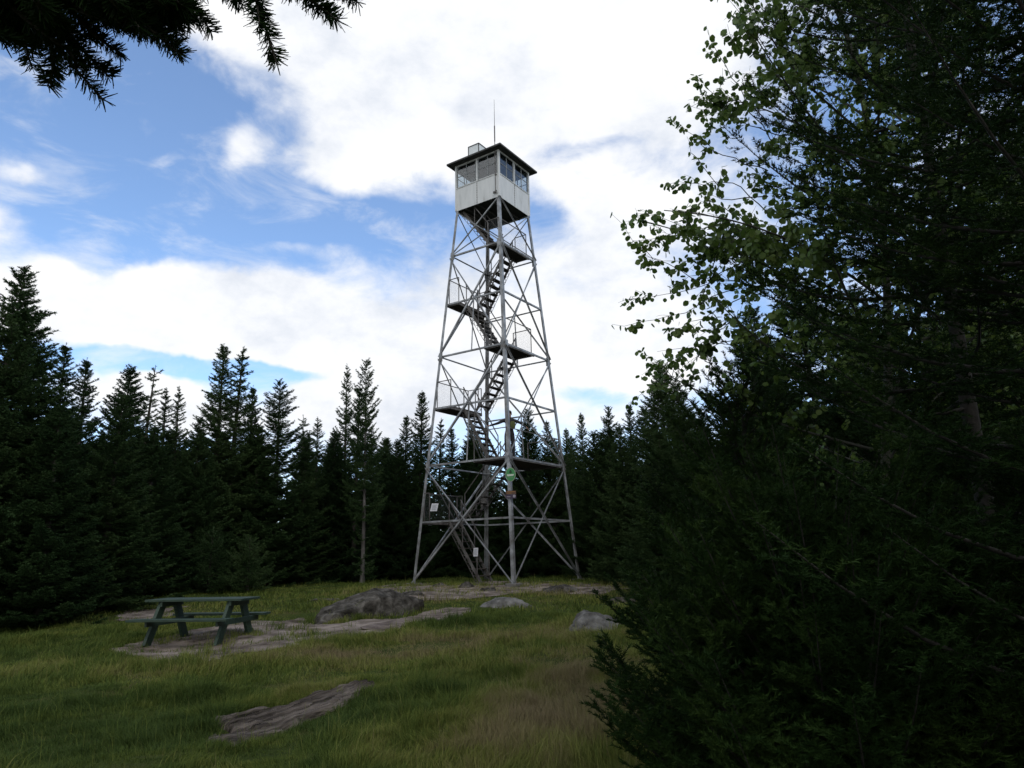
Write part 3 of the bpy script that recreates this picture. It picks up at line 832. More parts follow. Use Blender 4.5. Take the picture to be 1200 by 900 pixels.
make_var('sap', name='spruce_sapling', seed=19, H=2.2, R=.95, z0=.08, dzw=.17, nb=6, tdz=.06, nd=.02, nl=.05, nw=.014, shape=.9, e_top=.9, e_low=.25)
TREES = []
def place(key, x, y, h, label, wide=1.0, group=None, rz=None, tilt=0):
    v = VARS[key]
    o = v[0] if not v[1] else copy_tree(v[0])
    v[1] = True
    s_ = h/v[2]
    o.location = (x, y, float(gz(x, y))-.05); o.scale = (s_*wide*1.16, s_*wide*1.16, s_)
    o.rotation_euler = (tilt, 0, rng.uniform(0, 6.28) if rz is None else rz)
    retag(o, label, group); TREES.append((x, y)); return o
def place_px(key, px, py, depth, label, wide=1.0, group=None, rz=None):
    p = at(px, py, depth)
    return place(key, p[0], p[1], p[2]-float(gz(p[0], p[1]))+.05, label, wide, group, rz)
# --- the trees whose tops can be told apart against the sky, from left to right
place_px('e', 22, 308, 16.5, 'tallest and broadest dark spruce at the left edge, standing nearest', 1.05)
place_px('a', -42, 372, 15.0, 'dark spruce cut off by the left edge of the photo, behind the grass', 1.1)
place_px('c', 56, 362, 17.5, 'dense spruce just right of the tallest spruce at the left edge', 1.15)
place_px('b', 82, 402, 18.5, 'shorter spruce on the right shoulder of the big left spruces', 1.1)
place_px('b', 107, 420, 21.5, 'spruce with a pointed tip, first one right of the big left group', 1.1)
place_px('a', 149, 427, 22.5, 'broad-topped spruce between the pointed tip and a narrow one', 1.05)
place_px('thin', 177, 428, 24, 'narrow slim spruce with sky showing on both sides of its tip', 1.2)
place_px('d', 199, 455, 24.5, 'left one of two short twin spruce tips above the picnic table', 1.1)
place_px('d', 214, 453, 25, 'right one of two short twin spruce tips above the picnic table', 1.0)
place_px('b', 265, 404, 26, 'left one of the two tall close twin spruces', 1.05)
place_px('d', 281, 405, 26.4, 'right one of the two tall close twin spruces', 1.2)
place_px('f', 331, 447, 27, 'spruce with a blunt flat-topped crown right of the tall twins', 1.1)
place_px('b', 300, 452, 27.5, 'shorter spruce tucked between the tall twins and the blunt crown', 1.0)
place_px('thin', 359, 486, 30, 'low thin spruce tip right of the blunt crown', 1.2)
place_px('d', 374, 488, 31, 'second low spruce tip right of the blunt crown', 1.2)
place_px('d', 409, 426, 30.5, 'tall narrow spruce with the leftmost tip of the trio left of the tower', .75)
place_px('d', 421, 446, 29, 'shorter middle spruce of the trio left of the tower', .9)
place_px('bare', 432, 421, 27.2, 'thin-topped spruce with a bare pale lower trunk left of the tower', .75)
place_px('b', 475, 487, 33, 'small spruce tip immediately left of the tower leg', 1.0)
place_px('b', 494, 457, 32, 'pointed spruce whose tip shows at the left leg of the tower', .95)
place_px('d', 514, 490, 33, 'spruce just inside the left leg of the tower', 1.1)
place_px('b', 531, 500, 34, 'low spruce behind the lowest left landing of the tower', 1.1)
place_px('c', 560, 492, 33, 'spruce behind the middle staircases of the tower', 1.0)
place_px('a', 619, 477, 32.5, 'tall spruce seen between the front and right tower legs', .85)
place_px('b', 641, 492, 33.5, 'spruce tip close inside the right tower leg', .9)
place_px('b', 663, 502, 35, 'low spruce tip just outside the right tower leg', .9)
place_px('b', 681, 484, 31, 'slender pointed spruce, first clear tip right of the tower', .8)
place_px('c', 711, 478, 28, 'second clear spruce tip right of the tower', .9)
place_px('b', 735, 474, 26, 'third clear spruce tip right of the tower', 1.0)
place_px('a', 772, 424, 22.5, 'tall dense spruce right of the tower whose boughs reach the grass', 1.05)
place_px('c', 800, 440, 20.5, 'dense spruce under the tips of the aspen branches', 1.15)
# low trees filling the edge of the clearing
for key, px, dep, h, lab, wd in (
    ('a', 60, 16.2, 5.0, 'low dark spruce at the left edge, in front of the biggest spruce', 1.2),
    ('c', 128, 18.5, 5.5, 'low bushy spruce between the left edge and the picnic table', 1.2),
    ('a', 175, 21.5, 5.2, 'low bushy spruce behind the left end of the picnic table', 1.25),
    ('e', 225, 24.5, 6.0, 'wide bushy spruce behind the middle of the picnic table', 1.0),
    ('a', 300, 26.5, 6.0, 'bushy spruce at the edge of the grass behind the table end', 1.2),
    ('c', 352, 28, 6.0, 'bushy spruce at the edge of the grass left of the bare trunk', 1.15),
    ('e', 392, 29.5, 6.3, 'wide spruce just left of the bare pale trunk', 1.0),
    ('a', 462, 31.5, 6.2, 'bushy spruce behind the left foot of the tower', 1.1),
    ('c', 545, 33, 6.5, 'dark spruce behind the tower stair foot', 1.2),
    ('e', 600, 33.5, 6.2, 'wide dark spruce behind the front tower leg', 1.0),
    ('a', 650, 32.5, 6.2, 'dark spruce behind the right tower foot', 1.2),
    ('a', 700, 28, 5.8, 'bushy spruce right of the right tower foot', 1.15),
    ('e', 735, 23.5, 5.2, 'wide bushy spruce right of the tower with boughs over the grass edge', 1.0),
    ('a', 775, 19.0, 4.4, 'bushy spruce in front of the tall dense spruce right of the tower', 1.25)):
    p = at(px, 600, dep); place(key, p[0], p[1], h, lab, wd)
p = at(243, 700, 22.8); place('sap', p[0], p[1], 2.0, 'small green spruce sapling behind the picnic table, taller of two')
p = at(289, 700, 23.2); place('sap', p[0], p[1], 1.75, 'small green spruce sapling behind the table end, shorter of two', 1.1)
# right-hand wood
for key, x, y, h, lab, wd in (
    ('e', 5.6, 15.0, 6.0, 'broad dark spruce behind the aspen, left side of the right wood', 1.0),
    ('c', 5.0, 11.2, 6.2, 'mid-height dark spruce behind the young fir with the forked leader', 1.2),
    ('a', 8.4, 16.5, 7.6, 'tall dark spruce deep in the right wood', 1.1),
    ('e', 8.2, 12.0, 7.2, 'broad dark spruce in the middle of the right wood', 1.1),
    ('f', 7.4, 9.4, 7.0, 'tall ragged spruce trunk behind the leaves at upper right', 1.1),
    ('c', 10.6, 13.5, 8.5, 'ragged dark spruce far right in the wood', 1.15),
    ('a', 6.6, 7.6, 4.6, 'low dark spruce near the right edge behind the near boughs', 1.3),
    ('e', 10.2, 9.6, 8.8, 'broad dark spruce at the right edge of the photo', 1.1),
    ('b', 8.2, 7.4, 8.2, 'tall dark spruce close to the right edge of the photo', 1.2),
    ('a', 6.8, 19.5, 8.0, 'dark spruce right of the tall dense one beside the grass', 1.1)):
    place(key, x, y, h, lab, wd)
# the wood behind, rows of look-alikes
CLEAR = np.array([(-40, -8), (-14.5, 12), (-11.8, 16), (-11.2, 19.5), (-10.6, 23), (-9.8, 26), (-8.5, 28.5), (-5, 31), (-1, 34), (2.5, 34), (4.4, 30), (4.4, 24), (4.2, 19), (4.6, 12), (4.6, 6), (4.6, 0), (4.6, -8)])
r_ = np.random.default_rng(99); n_fill = 0; keys = ['b', 'c', 'a', 'e', 'd', 'f']
cand = []
for it in range(6000):
    x, y = r_.uniform(-34, 34), r_.uniform(9, 50)
    if abs(x) > y*.80+3: continue
    if inside(CLEAR, np.array([x]), np.array([y]))[0]: continue
    d2 = min((x-a)**2+(y-b)**2 for a, b in TREES)
    if d2 < (1.9 if y < 40 else 2.4)**2: continue
    if x > 0 and y < 21: continue
    if n_fill > 120: break
    # keep the known skyline: limit the height by the line of sight
    az = x/y; pxl = 600+F_PX*az*.97
    lim = 500 if 90 < pxl < 740 else 470
    zt = at(pxl, lim, y)[2]-float(gz(x, y))
    h = min(r_.uniform(6.5, 9.5), zt*r_.uniform(.88, 1.0))
    place(keys[n_fill % 6], x, y, h, 'dark spruce standing in the back rows of the wood around the clearing', r_.uniform(1.05, 1.3), 'dark spruces in the back rows of the wood')
    n_fill += 1
print('fill trees', n_fill)

# ------------------------------------------------------------------ the near firs on the right
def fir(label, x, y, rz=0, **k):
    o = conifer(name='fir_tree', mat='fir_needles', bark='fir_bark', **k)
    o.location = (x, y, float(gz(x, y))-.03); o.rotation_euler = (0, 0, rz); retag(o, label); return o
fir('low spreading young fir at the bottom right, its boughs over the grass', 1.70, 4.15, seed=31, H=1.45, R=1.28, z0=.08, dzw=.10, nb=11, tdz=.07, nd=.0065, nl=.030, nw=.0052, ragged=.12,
    e_top=1.0, e_low=.12, curve=.38, tw=.60, shape=.5, per=3, gap=.0, subk=.6, flatf=.3)
fir('low young fir filling the bottom right corner of the photo', 3.1, 3.9, seed=32, H=1.75, R=1.35, z0=.10, dzw=.17, nb=7, tdz=.065, nd=.010, nl=.034, nw=.0065, flatf=.3,
    e_top=1.0, e_low=.25, curve=.22, tw=.42, shape=.6, per=3, gap=.03, subk=.5)
fir('young fir with a forked leader in front of the right wood', 2.28, 7.0, seed=33, H=3.15, R=1.55, z0=.25, dzw=.22, nb=7, tdz=.07, nd=.012, nl=.036, nw=.009, flatf=.3,
    e_top=1.05, e_low=.1, curve=.2, tw=.40, shape=.75, per=3, gap=.03)
fir('dark fir between the forked-leader fir and the right edge', 4.3, 7.0, seed=34, H=4.3, R=1.6, z0=.2, dzw=.26, nb=7, tdz=.08, nd=.016, nl=.036, nw=.012,
    e_top=.9, e_low=.0, curve=.22, tw=.40, shape=.75, per=3, gap=.05)
near = lambda o, dh, L: dh[0] < .35 or o[2] < 2.5
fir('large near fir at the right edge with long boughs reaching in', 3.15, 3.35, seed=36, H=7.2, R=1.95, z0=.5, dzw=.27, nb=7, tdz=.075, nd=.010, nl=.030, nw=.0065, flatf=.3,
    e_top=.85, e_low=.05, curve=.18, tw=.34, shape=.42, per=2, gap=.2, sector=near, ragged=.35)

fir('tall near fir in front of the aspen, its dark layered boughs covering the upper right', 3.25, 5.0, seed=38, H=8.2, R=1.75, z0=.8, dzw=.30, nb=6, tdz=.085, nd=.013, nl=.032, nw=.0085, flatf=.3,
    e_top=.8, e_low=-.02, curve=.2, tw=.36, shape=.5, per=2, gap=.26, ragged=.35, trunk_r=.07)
# ------------------------------------------------------------------ overhanging fir at upper left
def overhang():
    r = np.random.default_rng(77)
    root = empty('fir_tree', (-2.3, .35, float(gz(-2.3, .35))), 0, label='fir standing beside the camera, its bough tips hanging into the upper left corner', cat='tree')
    org = np.array(root.location)
    lines = [[(-60, 0), (5, 15), (25, 45), (38, 80)], [(-30, -40), (30, 10), (75, 65), (121, 117)], [(55, 40), (62, 70), (59, 99)], [(70, 30), (100, 62), (128, 90)],
             [(20, -50), (80, 10), (112, 42), (137, 60)], [(60, -60), (130, -5), (172, 30), (211, 63)], [(120, -70), (190, -20), (222, 5), (243, 29)],
             [(170, -80), (280, -40), (302, 5), (325, 76)], [(250, -60), (330, -25), (362, -2), (390, 19)], [(300, -70), (372, -30), (395, -12), (420, 3)],
             [(-60, 30), (-30, 30), (-8, 38), (3, 48)], [(-70, -30), (-10, -10), (20, 12), (48, 50)], [(100, -60), (150, -22), (170, 0), (192, 22)], [(-20, -20), (40, 30), (80, 60), (90, 78)],
             [(180, -60), (230, -40), (262, -15), (285, 6)], [(50, -40), (100, -5), (140, 20), (168, 40)], [(-60, 10), (-10, 25), (10, 30), (30, 36)], [(230, -70), (300, -30), (330, -20), (345, -5)]]
    for _ in range(95):
        x = r.uniform(-40, 225); y = r.uniform(-40, 52-abs(x-80)*.12); a = r.uniform(.35, 1.1); l = r.uniform(40, 75)
        lines.append([(x-l*math.cos(a), y-l*math.sin(a)), (x-l*.6*math.cos(a), y-l*.6*math.sin(a)), (x-.3*l*math.cos(a), y-.3*l*math.sin(a)), (x, y)])
    P0 = []; P1 = []; B = []; BR = []
    for L in lines:
        if len(L) == 3: L = [(2*L[0][0]-L[1][0], 2*L[0][1]-L[1][1])]+L
        d0 = r.uniform(.84, 1.02)
        # smooth the polyline
        q = np.array([at(px, py, (d0+.03*i)) for i, (px, py) in enumerate(L)])
        t = np.linspace(0, 3, 12); i = np.minimum(t.astype(int), 2); f = (t-i)[:, None]
        w = np.array([q[np.clip(k+i, 0, 3)] for k in (-1, 0, 1, 2)])
        pts = .5*((2*w[1])+(-w[0]+w[2])*f+(2*w[0]-5*w[1]+4*w[2]-w[3])*f**2+(-w[0]+3*w[1]-3*w[2]+w[3])*f**3)
        P0.append(pts[:-1]); P1.append(pts[1:]); B.append(pts-org); BR.append(np.linspace(.0042, .0016, 12))
        # short side shoots
        for s0 in range(3, 10, 2):
            if r.random() < .55:
                T = unit(pts[s0+1]-pts[s0]); sd = np.cross(T, np.array([0, -.7, .7])); sg = r.choice([-1, 1])
                D = unit(T*.75+sd*sg*.6+r.normal(size=3)*.1); l = r.uniform(.025, .06)
                e = pts[s0]+D*l; P0.append(pts[s0][None]); P1.append(e[None]); B.append(np.linspace(pts[s0], e, 12)-org); BR.append(np.linspace(.002, .0012, 12))
    # boughs that carry the shoots back to the trunk
    for i in range(6):
        z = 2.45+.13*i; end = at(40*i-20, -40-18*i, .95); a = np.array([-2.3, .35, z+.3+float(gz(-2.3, .35))])
        t = np.linspace(0, 1, 12)[:, None]; pts = a*(1-t)+end*t+np.array([0, 0, .12])*np.sin(t*np.pi)
        B.append(pts-org); BR.append(np.linspace(.016, .004, 12))
    P0 = np.concatenate(P0)-org; P1 = np.concatenate(P1)-org
    VB = needles(P0, P1, .0019, .0225, .0021, r, per=4, spread_=1.15, flatf=.4, blunt=1)
    # upper crown, out of the picture: the rest of the tree
    BB = []
    for k in range(60):
        z = 3.6+k*.055; az = k*2.4; L = 1.3*(1-(z-3.6)/4.2); t = np.linspace(0, 1, 12)[:, None]
        BB.append(np.array([0, 0, z])+t*L*np.array([math.cos(az), math.sin(az), .1]))
    S0 = []; S1 = []
    for b in BB:
        for t in np.linspace(2, 10, 9).astype(int):
            for sg in (-1, 1):
                T = unit(b[t+1]-b[t]); D = rot2(T, np.array(sg*.9)); S0.append(b[t]); S1.append(b[t]+D*.32*(1-t/13))
        S0.append(b[3]); S1.append(b[11])
    V = needles(np.array(S0), np.array(S1), .012, .05, .012, r, per=2)
    zz = np.linspace(-.1, 7, 12); TP = np.stack([zz*0, zz*0, zz], -1)
    V1, F1 = tubes_np(TP[None], (.09*(1-np.clip(zz, 0, 7)/7)+.005)[None], 10)
    V2, F2 = tubes_np(np.array(B+BB), np.array(BR+[np.linspace(.015, .003, 12)]*len(BB)), 5)
    mesh_np('trunk', np.concatenate([V1, V2]), np.concatenate([F1, F2+len(V1)]), M['bark'], root, smooth_=True)
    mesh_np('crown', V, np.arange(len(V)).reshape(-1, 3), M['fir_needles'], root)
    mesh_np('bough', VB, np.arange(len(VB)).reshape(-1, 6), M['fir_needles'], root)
overhang()

# ------------------------------------------------------------------ aspen on the right
def leaf_mesh(P, D, size, r):
    """rounded leaves: centre point, hanging direction"""
    n = len(P); D = unit(D)
    Nn = unit(np.cross(D, r.normal(size=(n, 3)))); S = np.cross(D, Nn)
    sz = size*r.uniform(.65, 1.15, n)[:, None]
    prof = [(0, 0), (.28, .40), (.62, .44), (.88, .22), (1.0, 0), (.88, -.22), (.62, -.44), (.28, -.40)]
    cup = r.uniform(-.12, .25, n)[:, None]
    V = np.stack([P+D*sz*a+S*sz*b+Nn*sz*abs(b)*cup for a, b in prof], 1).reshape(-1, 3)
    base = np.arange(n)[:, None]*8
    F3 = np.concatenate([base+np.array([[0, i, i+1]]) for i in range(1, 7)], 0)
    return V, F3
def broadleaf(name, label, x, y, H, R, seed, leafsize, nlimb, z0, lean=(0, 0), dens=1.0, mat='leaves', sector=None, extra=[]):
    r = np.random.default_rng(seed); root = empty(name, (x, y, float(gz(x, y))-.03), 0, label=label, cat='tree' if H > 2 else 'plant')
    org = np.array(root.location)
    Bp = []; Br = []; LP = []; LD = []
    def poly(a, d, L, rad, curl, k=12):
        t = np.linspace(0, 1, k)[:, None]
        dd = unit(d); side = unit(np.cross(dd, r.normal(size=3)))
        pts = a+dd*L*t+side*L*.10*np.sin(t*2.5)+np.array([0, 0, 1.])*L*curl*t**2
        Bp.append(pts); Br.append(np.linspace(rad, max(.0012, rad*.28), k)); return pts
    def leaves(pts, n, lo=.1):
        for _ in range(n):
            t = r.uniform(lo, 1)*10.99; i = int(t); p = pts[i]+(pts[i+1]-pts[i])*(t-i)
            o = r.normal(size=3); o[2] -= .3; o = unit(o)
            LP.append(p+o*.025*r.uniform(.3, 1.6)); LD.append(o*.8+np.array([0, 0, -.7])+r.normal(size=3)*.35)
    tk = poly(np.array([0, 0, 0.]), np.array([lean[0], lean[1], 1.]), H, .005*H+.012, 0)
    for k in range(nlimb):
        f = z0+(1-z0)*(k+.5)/nlimb; i = min(10, int(f*11)); a = tk[i]+(tk[i+1]-tk[i])*(f*11-i)
        az = k*2.4+r.normal()*.3; e = .45+.5*f+r.normal()*.12
        L = R*(1.1-.75*((f-z0)/(1-z0))**1.5)*r.uniform(.75, 1.15)
        d = np.array([math.cos(az)*math.cos(e), math.sin(az)*math.cos(e), math.sin(e)])
        if sector and not sector(a, d): continue
        lb = poly(a, d, L, .005*L+.004, -.05)
        for j in range(int(L/.13)):
            t = r.uniform(.18, .98); i2 = min(10, int(t*11)); b = lb[i2]; T = unit(lb[i2+1]-lb[i2])
            d2 = unit(T*.8+r.normal(size=3)*np.array([.6, .6, .5])); l2 = (.25+.5*(1-t))*L*.55
            bt = poly(b, d2, l2, .004, -.08)
            for q in range(max(1, int(l2/.13))):
                t3 = r.uniform(.2, 1); i3 = min(10, int(t3*11)); d3 = unit(unit(bt[i3+1]-bt[i3])+r.normal(size=3)*.6); l3 = r.uniform(.10, .28)
                b3 = poly(bt[i3], d3, l3, .002, -.1)
                leaves(b3, int(r.uniform(6, 10)*dens))
            leaves(bt, int(5*dens), .5)
    for line in extra:      # long hanging sprays
        q = np.array(line)-org; t = np.linspace(0, len(q)-1, 12); i = np.minimum(t.astype(int), len(q)-2); f = (t-i)[:, None]
        pts = q[i]*(1-f)+q[i+1]*f; pts[1:-1] += r.normal(size=(10, 3))*.012
        Bp.append(pts); Br.append(np.linspace(.006, .0013, 12))
        leaves(pts, 13, .5)
        for j in range(5):
            i3 = r.integers(4, 11); b3 = poly(pts[i3], unit(unit(pts[i3+1 if i3 < 11 else 11]-pts[i3-1])+r.normal(size=3)*.45), r.uniform(.10, .26), .0018, -.1)
            leaves(b3, 8)
    V1, F1 = tubes_np(np.array(Bp), np.array(Br), 5)
    mesh_np('trunk', V1, F1, M['aspen_bark'], root, smooth_=True)
    LV_, LF = leaf_mesh(np.array(LP), np.array(LD), leafsize, r)
    mesh_np('crown', LV_, LF, M[mat], root)
    print(name, len(LP), 'leaves')
    return root
D6 = 6.3
ext = [[at(a, b, D6) for a, b in L] for L in (
    [(900, 330), (840, 345), (780, 376), (717, 380)], [(900, 340), (850, 325), (790, 345), (730, 352)], [(880, 300), (820, 330), (760, 300), (718, 252)],
    [(900, 290), (850, 280), (800, 265), (752, 245)], [(905, 330), (860, 300), (800, 305), (750, 300)], [(900, 250), (860, 215), (820, 215), (790, 216)], [(900, 200), (850, 185), (820, 160), (788, 143)],
    [(900, 150), (870, 110), (840, 60), (828, 30)], [(920, 180), (870, 120), (835, 110), (815, 92)], [(930, 120), (900, 60), (870, 20), (850, -5)], [(900, 380), (860, 400), (820, 405), (770, 412)],
    [(890, 360), (850, 380), (830, 400), (800, 436)], [(900, 230), (850, 235), (820, 190), (805, 160)], [(940, 60), (920, 20), (900, -10), (880, -30)], [(905, 280), (870, 255), (845, 240), (820, 235)],
    [(900, 330), (850, 360), (820, 375), (790, 385)], [(920, 160), (880, 150), (850, 130), (840, 105)], [(900, 310), (850, 300), (820, 320), (790, 330)])]
broadleaf('aspen_tree', 'leafy aspen with small round leaves against the sky at upper right', 3.0, 6.8, 8.4, 2.2, 51, .063, 50, .26, lean=(-.02, -.02), dens=1.0, extra=ext)
broadleaf('aspen_tree', 'second leafy aspen further right and behind the near fir boughs', 5.4, 8.6, 8.8, 2.2, 52, .058, 40, .22, dens=.8)
broadleaf('leafy_shrub', 'small green leafy shrub low among the dark boughs at lower right', 4.6, 5.6, 1.3, .7, 53, .05, 14, .15, dens=.6, mat='shrub')

# ------------------------------------------------------------------ grass
def grass():
    r = np.random.default_rng(5)
    X = []; Y = []; HH = []; WW = []; CL = []
    def band(n_cl, y0, y1, blades, hh, ww, crad):
        # clumps spread evenly over the wedge the photograph sees
        y = np.sqrt(r.uniform(y0**2, y1**2, n_cl)); x = r.uniform(-.86, .80, n_cl)*y
        ok = (x < 4.6)&(inside(CLEAR, x*.97, y*.985))
        x, y = x[ok], y[ok]
        ok = ~dirt_mask(x, y)|(r.random(len(x)) < .28*(fbm(x, y, 2.3, 88) > .56))|((y > 21)&(fbm(x, y, 1.1, 83) > .47))
        ok &= ~inside(OUT, x, y)|(r.random(len(x)) < .03)
        for c, rad, o in ROCKS:
            ok &= ~((((x-c[0])**2+(y-c[1])**2) < (rad*.42)**2))
        x, y = x[ok], y[ok]; n = len(x)
        hmul = (.18+1.0*np.clip(fbm(x, y, 1.0, 21)*2.2-.6, 0, 1.6))*(.35+1.2*fbm(x, y, 4.5, 22))*np.where(r.random(n) < .03, 2.0, 1)
        i = np.repeat(np.arange(n), blades)
        X.append(x[i]+r.normal(size=len(i))*crad); Y.append(y[i]+r.normal(size=len(i))*crad)
        HH.append(hh*hmul[i]*r.uniform(.5, 1.2, len(i))); WW.append(ww*r.uniform(.7, 1.2, len(i))); CL.append(r.random(n)[i])
    band(44000, 3.2, 9.5, 11, .14, .0046, .03)
    band(38000, 9.5, 16, 9, .15, .0080, .045)
    band(34000, 16, 34, 7, .15, .016, .08)
    n_main = sum(map(len, X))
    band(2600, 3.2, 14, 2, .42, .0034, .02); HH[-1] = np.clip(HH[-1], .10, .34)
    x, y, h, w, cl = map(np.concatenate, (X, Y, HH, WW, CL)); n = len(x)
    # where the grass is dry: a reddish patch at right front, a band by the dirt, tower surroundings
    def g2(px, py, rx, ry, a):
        c = ground_at(px, py); return a*np.exp(-(((x-c[0])/rx)**2+((y-c[1])/ry)**2))
    dry = .22+.50*(fbm(x, y, .8, 61)-.5)*1.5+.70*(fbm(x, y, 3.2, 66)-.5)
    dry += g2(645, 850, 1.0, 1.6, .62)+g2(690, 790, .8, 1.6, .55)+g2(590, 880, .5, .5, .3)+g2(640, 745, 2.0, 1.6, .28)
    dry += g2(350, 768, 2.2, .5, .55)+g2(520, 752, 1.6, .8, .35)+g2(650, 693, 3, 2.2, .45)+g2(300, 745, 1.2, 1, .1)+g2(200, 790, 2, .8, .22)
    dry -= g2(420, 850, 1.6, 1.3, .15)+g2(60, 850, 2, 2, .18)+g2(580, 715, 3, 2, .12)+g2(380, 700, 4, 3, .15)
    dry += r.normal(size=n)*.10+(cl-.5)*.16
    yel = g2(380, 702, 5, 4.5, .26)+g2(560, 705, 5, 3.0, .24)+g2(500, 780, 2.5, 2.2, .18)
    dry = np.clip(dry+yel, 0, 1); dry[n_main:] = np.clip(dry[n_main:]+.35, 0, .95)
    h = h*np.where(dry > .62, 1.15, 1); w = w*np.where(dry > .62, .7, 1)
    z = gz(x, y)-.01
    az = r.uniform(0, 6.283, n); ben = h*r.uniform(.15, .95, n)
    # blades of one clump lean partly together, away from the wind
    lx = (vnoise(x, y, 2.0, 91)-.5)*1.6; ly = (vnoise(x, y, 2.0, 92)-.5)*1.6
    dx = np.cos(az)+lx; dy = np.sin(az)+ly
    b = np.stack([x, y, z], -1); px_ = np.stack([-np.sin(az), np.cos(az), az*0], -1)*w[:, None]/2
    m1 = b+np.stack([dx*ben*.3, dy*ben*.3, h*.55], -1); tp = b+np.stack([dx*ben, dy*ben, h*r.uniform(.75, 1, n)], -1)
    V = np.stack([b-px_, b+px_, m1+px_*.75, m1-px_*.75, tp], 1).reshape(-1, 3)
    k = np.arange(n)[:, None]*5
    F = np.concatenate([k+np.array([[0, 1, 2]]), k+np.array([[0, 2, 3]]), k+np.array([[3, 2, 4]])])
    at5 = lambda m: np.repeat(m, 5)
    o = mesh_np('grass', V, F, M['grass'], attr={'dry': np.repeat(dry, 5)})
    tag(o, label='mixed green and dry reddish grass covering the clearing', cat='grass', kind='stuff')
    print('blades', n)
grass()

# ------------------------------------------------------------------ sky
SUN_EL, SUN_AZ = R_(50), R_(150)       # azimuth measured from +Y towards +X
world = bpy.data.worlds.new('World'); sc.world = world; world.use_nodes = True
nt = world.node_tree; L = nt.links.new
bg = nt.nodes['Background']; bg.inputs['Strength'].default_value = 0.15
sky = N(nt, 'ShaderNodeTexSky'); sky.sky_type = 'NISHITA'; sky.sun_disc = False
sky.sun_elevation = SUN_EL; sky.sun_rotation = SUN_AZ; sky.altitude = 900; sky.air_density = 1.0; sky.dust_density = .6; sky.ozone_density = 1.5
tc = N(nt, 'ShaderNodeTexCoord')
def math_(op, a, b=None, c=None, clamp=False):
    n = N(nt, 'ShaderNodeMath', operation=op); n.use_clamp = clamp
    for i, v in enumerate((a, b, c)):
        if v is None: continue
        if isinstance(v, (int, float)): n.inputs[i].default_value = v
        else: L(v, n.inputs[i])
    return n.outputs[0]
D0 = tc.outputs['Generated']
def noise_v(vec, scale, detail=6, rough=.55, off=(0, 0, 0), strc=(1, 1, 1), dist=0):
    mp = N(nt, 'ShaderNodeMapping'); mp.inputs['Location'].default_value = off; mp.inputs['Scale'].default_value = strc
    L(vec, mp.inputs['Vector'])
    n = N(nt, 'ShaderNodeTexNoise'); n.inputs['Scale'].default_value = scale; n.inputs['Detail'].default_value = detail; n.inputs['Roughness'].default_value = rough; n.inputs['Distortion'].default_value = dist
    L(mp.outputs[0], n.inputs['Vector']); return n
sep = N(nt, 'ShaderNodeSeparateXYZ'); L(D0, sep.inputs[0])
az = math_('ARCTAN2', sep.outputs[0], sep.outputs[1]); el = math_('ARCSINE', sep.outputs[2])
wn = noise_v(D0, 5.0, 5, .6); ws = N(nt, 'ShaderNodeSeparateColor'); L(wn.outputs['Color'], ws.inputs[0])
azw = math_('MULTIPLY_ADD', math_('SUBTRACT', ws.outputs[0], .5), .09, az)
elw = math_('MULTIPLY_ADD', math_('SUBTRACT', ws.outputs[1], .5), .07, el)
def azel(px, py):
    v = ray(px, py); v = v/np.linalg.norm(v); return math.atan2(v[0], v[1]), math.asin(v[2])
def blob(px, py, rx, ry, amp, rot=0):
    a0, e0 = azel(px, py); c, s_ = math.cos(rot), math.sin(rot)
    a1, e1 = azel(px+rx*c, py-rx*s_); a2, e2 = azel(px-ry*s_, py-ry*c)
    # inverse of the 2x2 matrix of the ellipse axes
    Mx = np.linalg.inv(np.array([[a1-a0, a2-a0], [e1-e0, e2-e0]]))
    da = math_('SUBTRACT', azw, a0); de = math_('SUBTRACT', elw, e0)
    p = math_('ADD', math_('MULTIPLY', da, float(Mx[0, 0])), math_('MULTIPLY', de, float(Mx[0, 1])))
    q = math_('ADD', math_('MULTIPLY', da, float(Mx[1, 0])), math_('MULTIPLY', de, float(Mx[1, 1])))
    r2 = math_('ADD', math_('MULTIPLY', p, p), math_('MULTIPLY', q, q))
    return math_('MULTIPLY', math_('EXPONENT', math_('MULTIPLY', r2, -1.0)), amp)
BL = [ # cloud (positive) and clear sky (negative): px, py, rx, ry, amount, rotation
    (570, 50, 300, 105, 1.1, 0), (440, 130, 100, 75, .80, -.5), (290, 30, 110, 45, .65, -.25), (395, 195, 45, 40, .50, 0), (720, 50, 130, 100, .7, 0), (560, 170, 110, 50, .35, 0),
    (740, 225, 110, 60, .60, -.1), (700, 340, 120, 110, .60, 0), (640, 430, 150, 60, .6, 0), (560, 330, 80, 60, .25, 0),
    (160, 378, 290, 34, 1.1, -.04), (0, 270, 50, 40, .55, -.5), (400, 410, 140, 30, 1.1, -.05), (475, 440, 90, 50, .9, 0),
    (180, 322, 46, 24, .95, 0), (262, 338, 62, 26, .85, 0), (345, 350, 50, 22, .6, 0), (45, 215, 30, 18, .75, 0), (75, 308, 36, 16, .6, 0), (165, 458, 60, 26, 1.2, 0), (425, 480, 90, 50, 1.0, 0), (235, 485, 70, 24, .6, 0),
    (290, 175, 34, 26, .62, .6), (170, 150, 16, 36, .42, .3), (205, 190, 36, 14, .48, .2), (280, 285, 80, 14, .42, 0), (350, 290, 60, 14, .36, 0), (470, 330, 100, 30, .22, 0),
    (130, 130, 160, 80, -.55, 0), (390, 265, 170, 30, -.85, 0), (190, 255, 140, 44, -.95, 0), (120, 300, 60, 14, -.3, 0), (60, 160, 90, 30, -.3, 0), (245, 432, 200, 11, -1.3, -.05), (690, 172, 70, 12, -.45, .25), (650, 262, 36, 26, -.45, 0), (20, 90, 90, 60, -.3, 0), (690, 462, 90, 12, -.5, 0), (960, 60, 120, 80, -.2, 0)]
acc = None
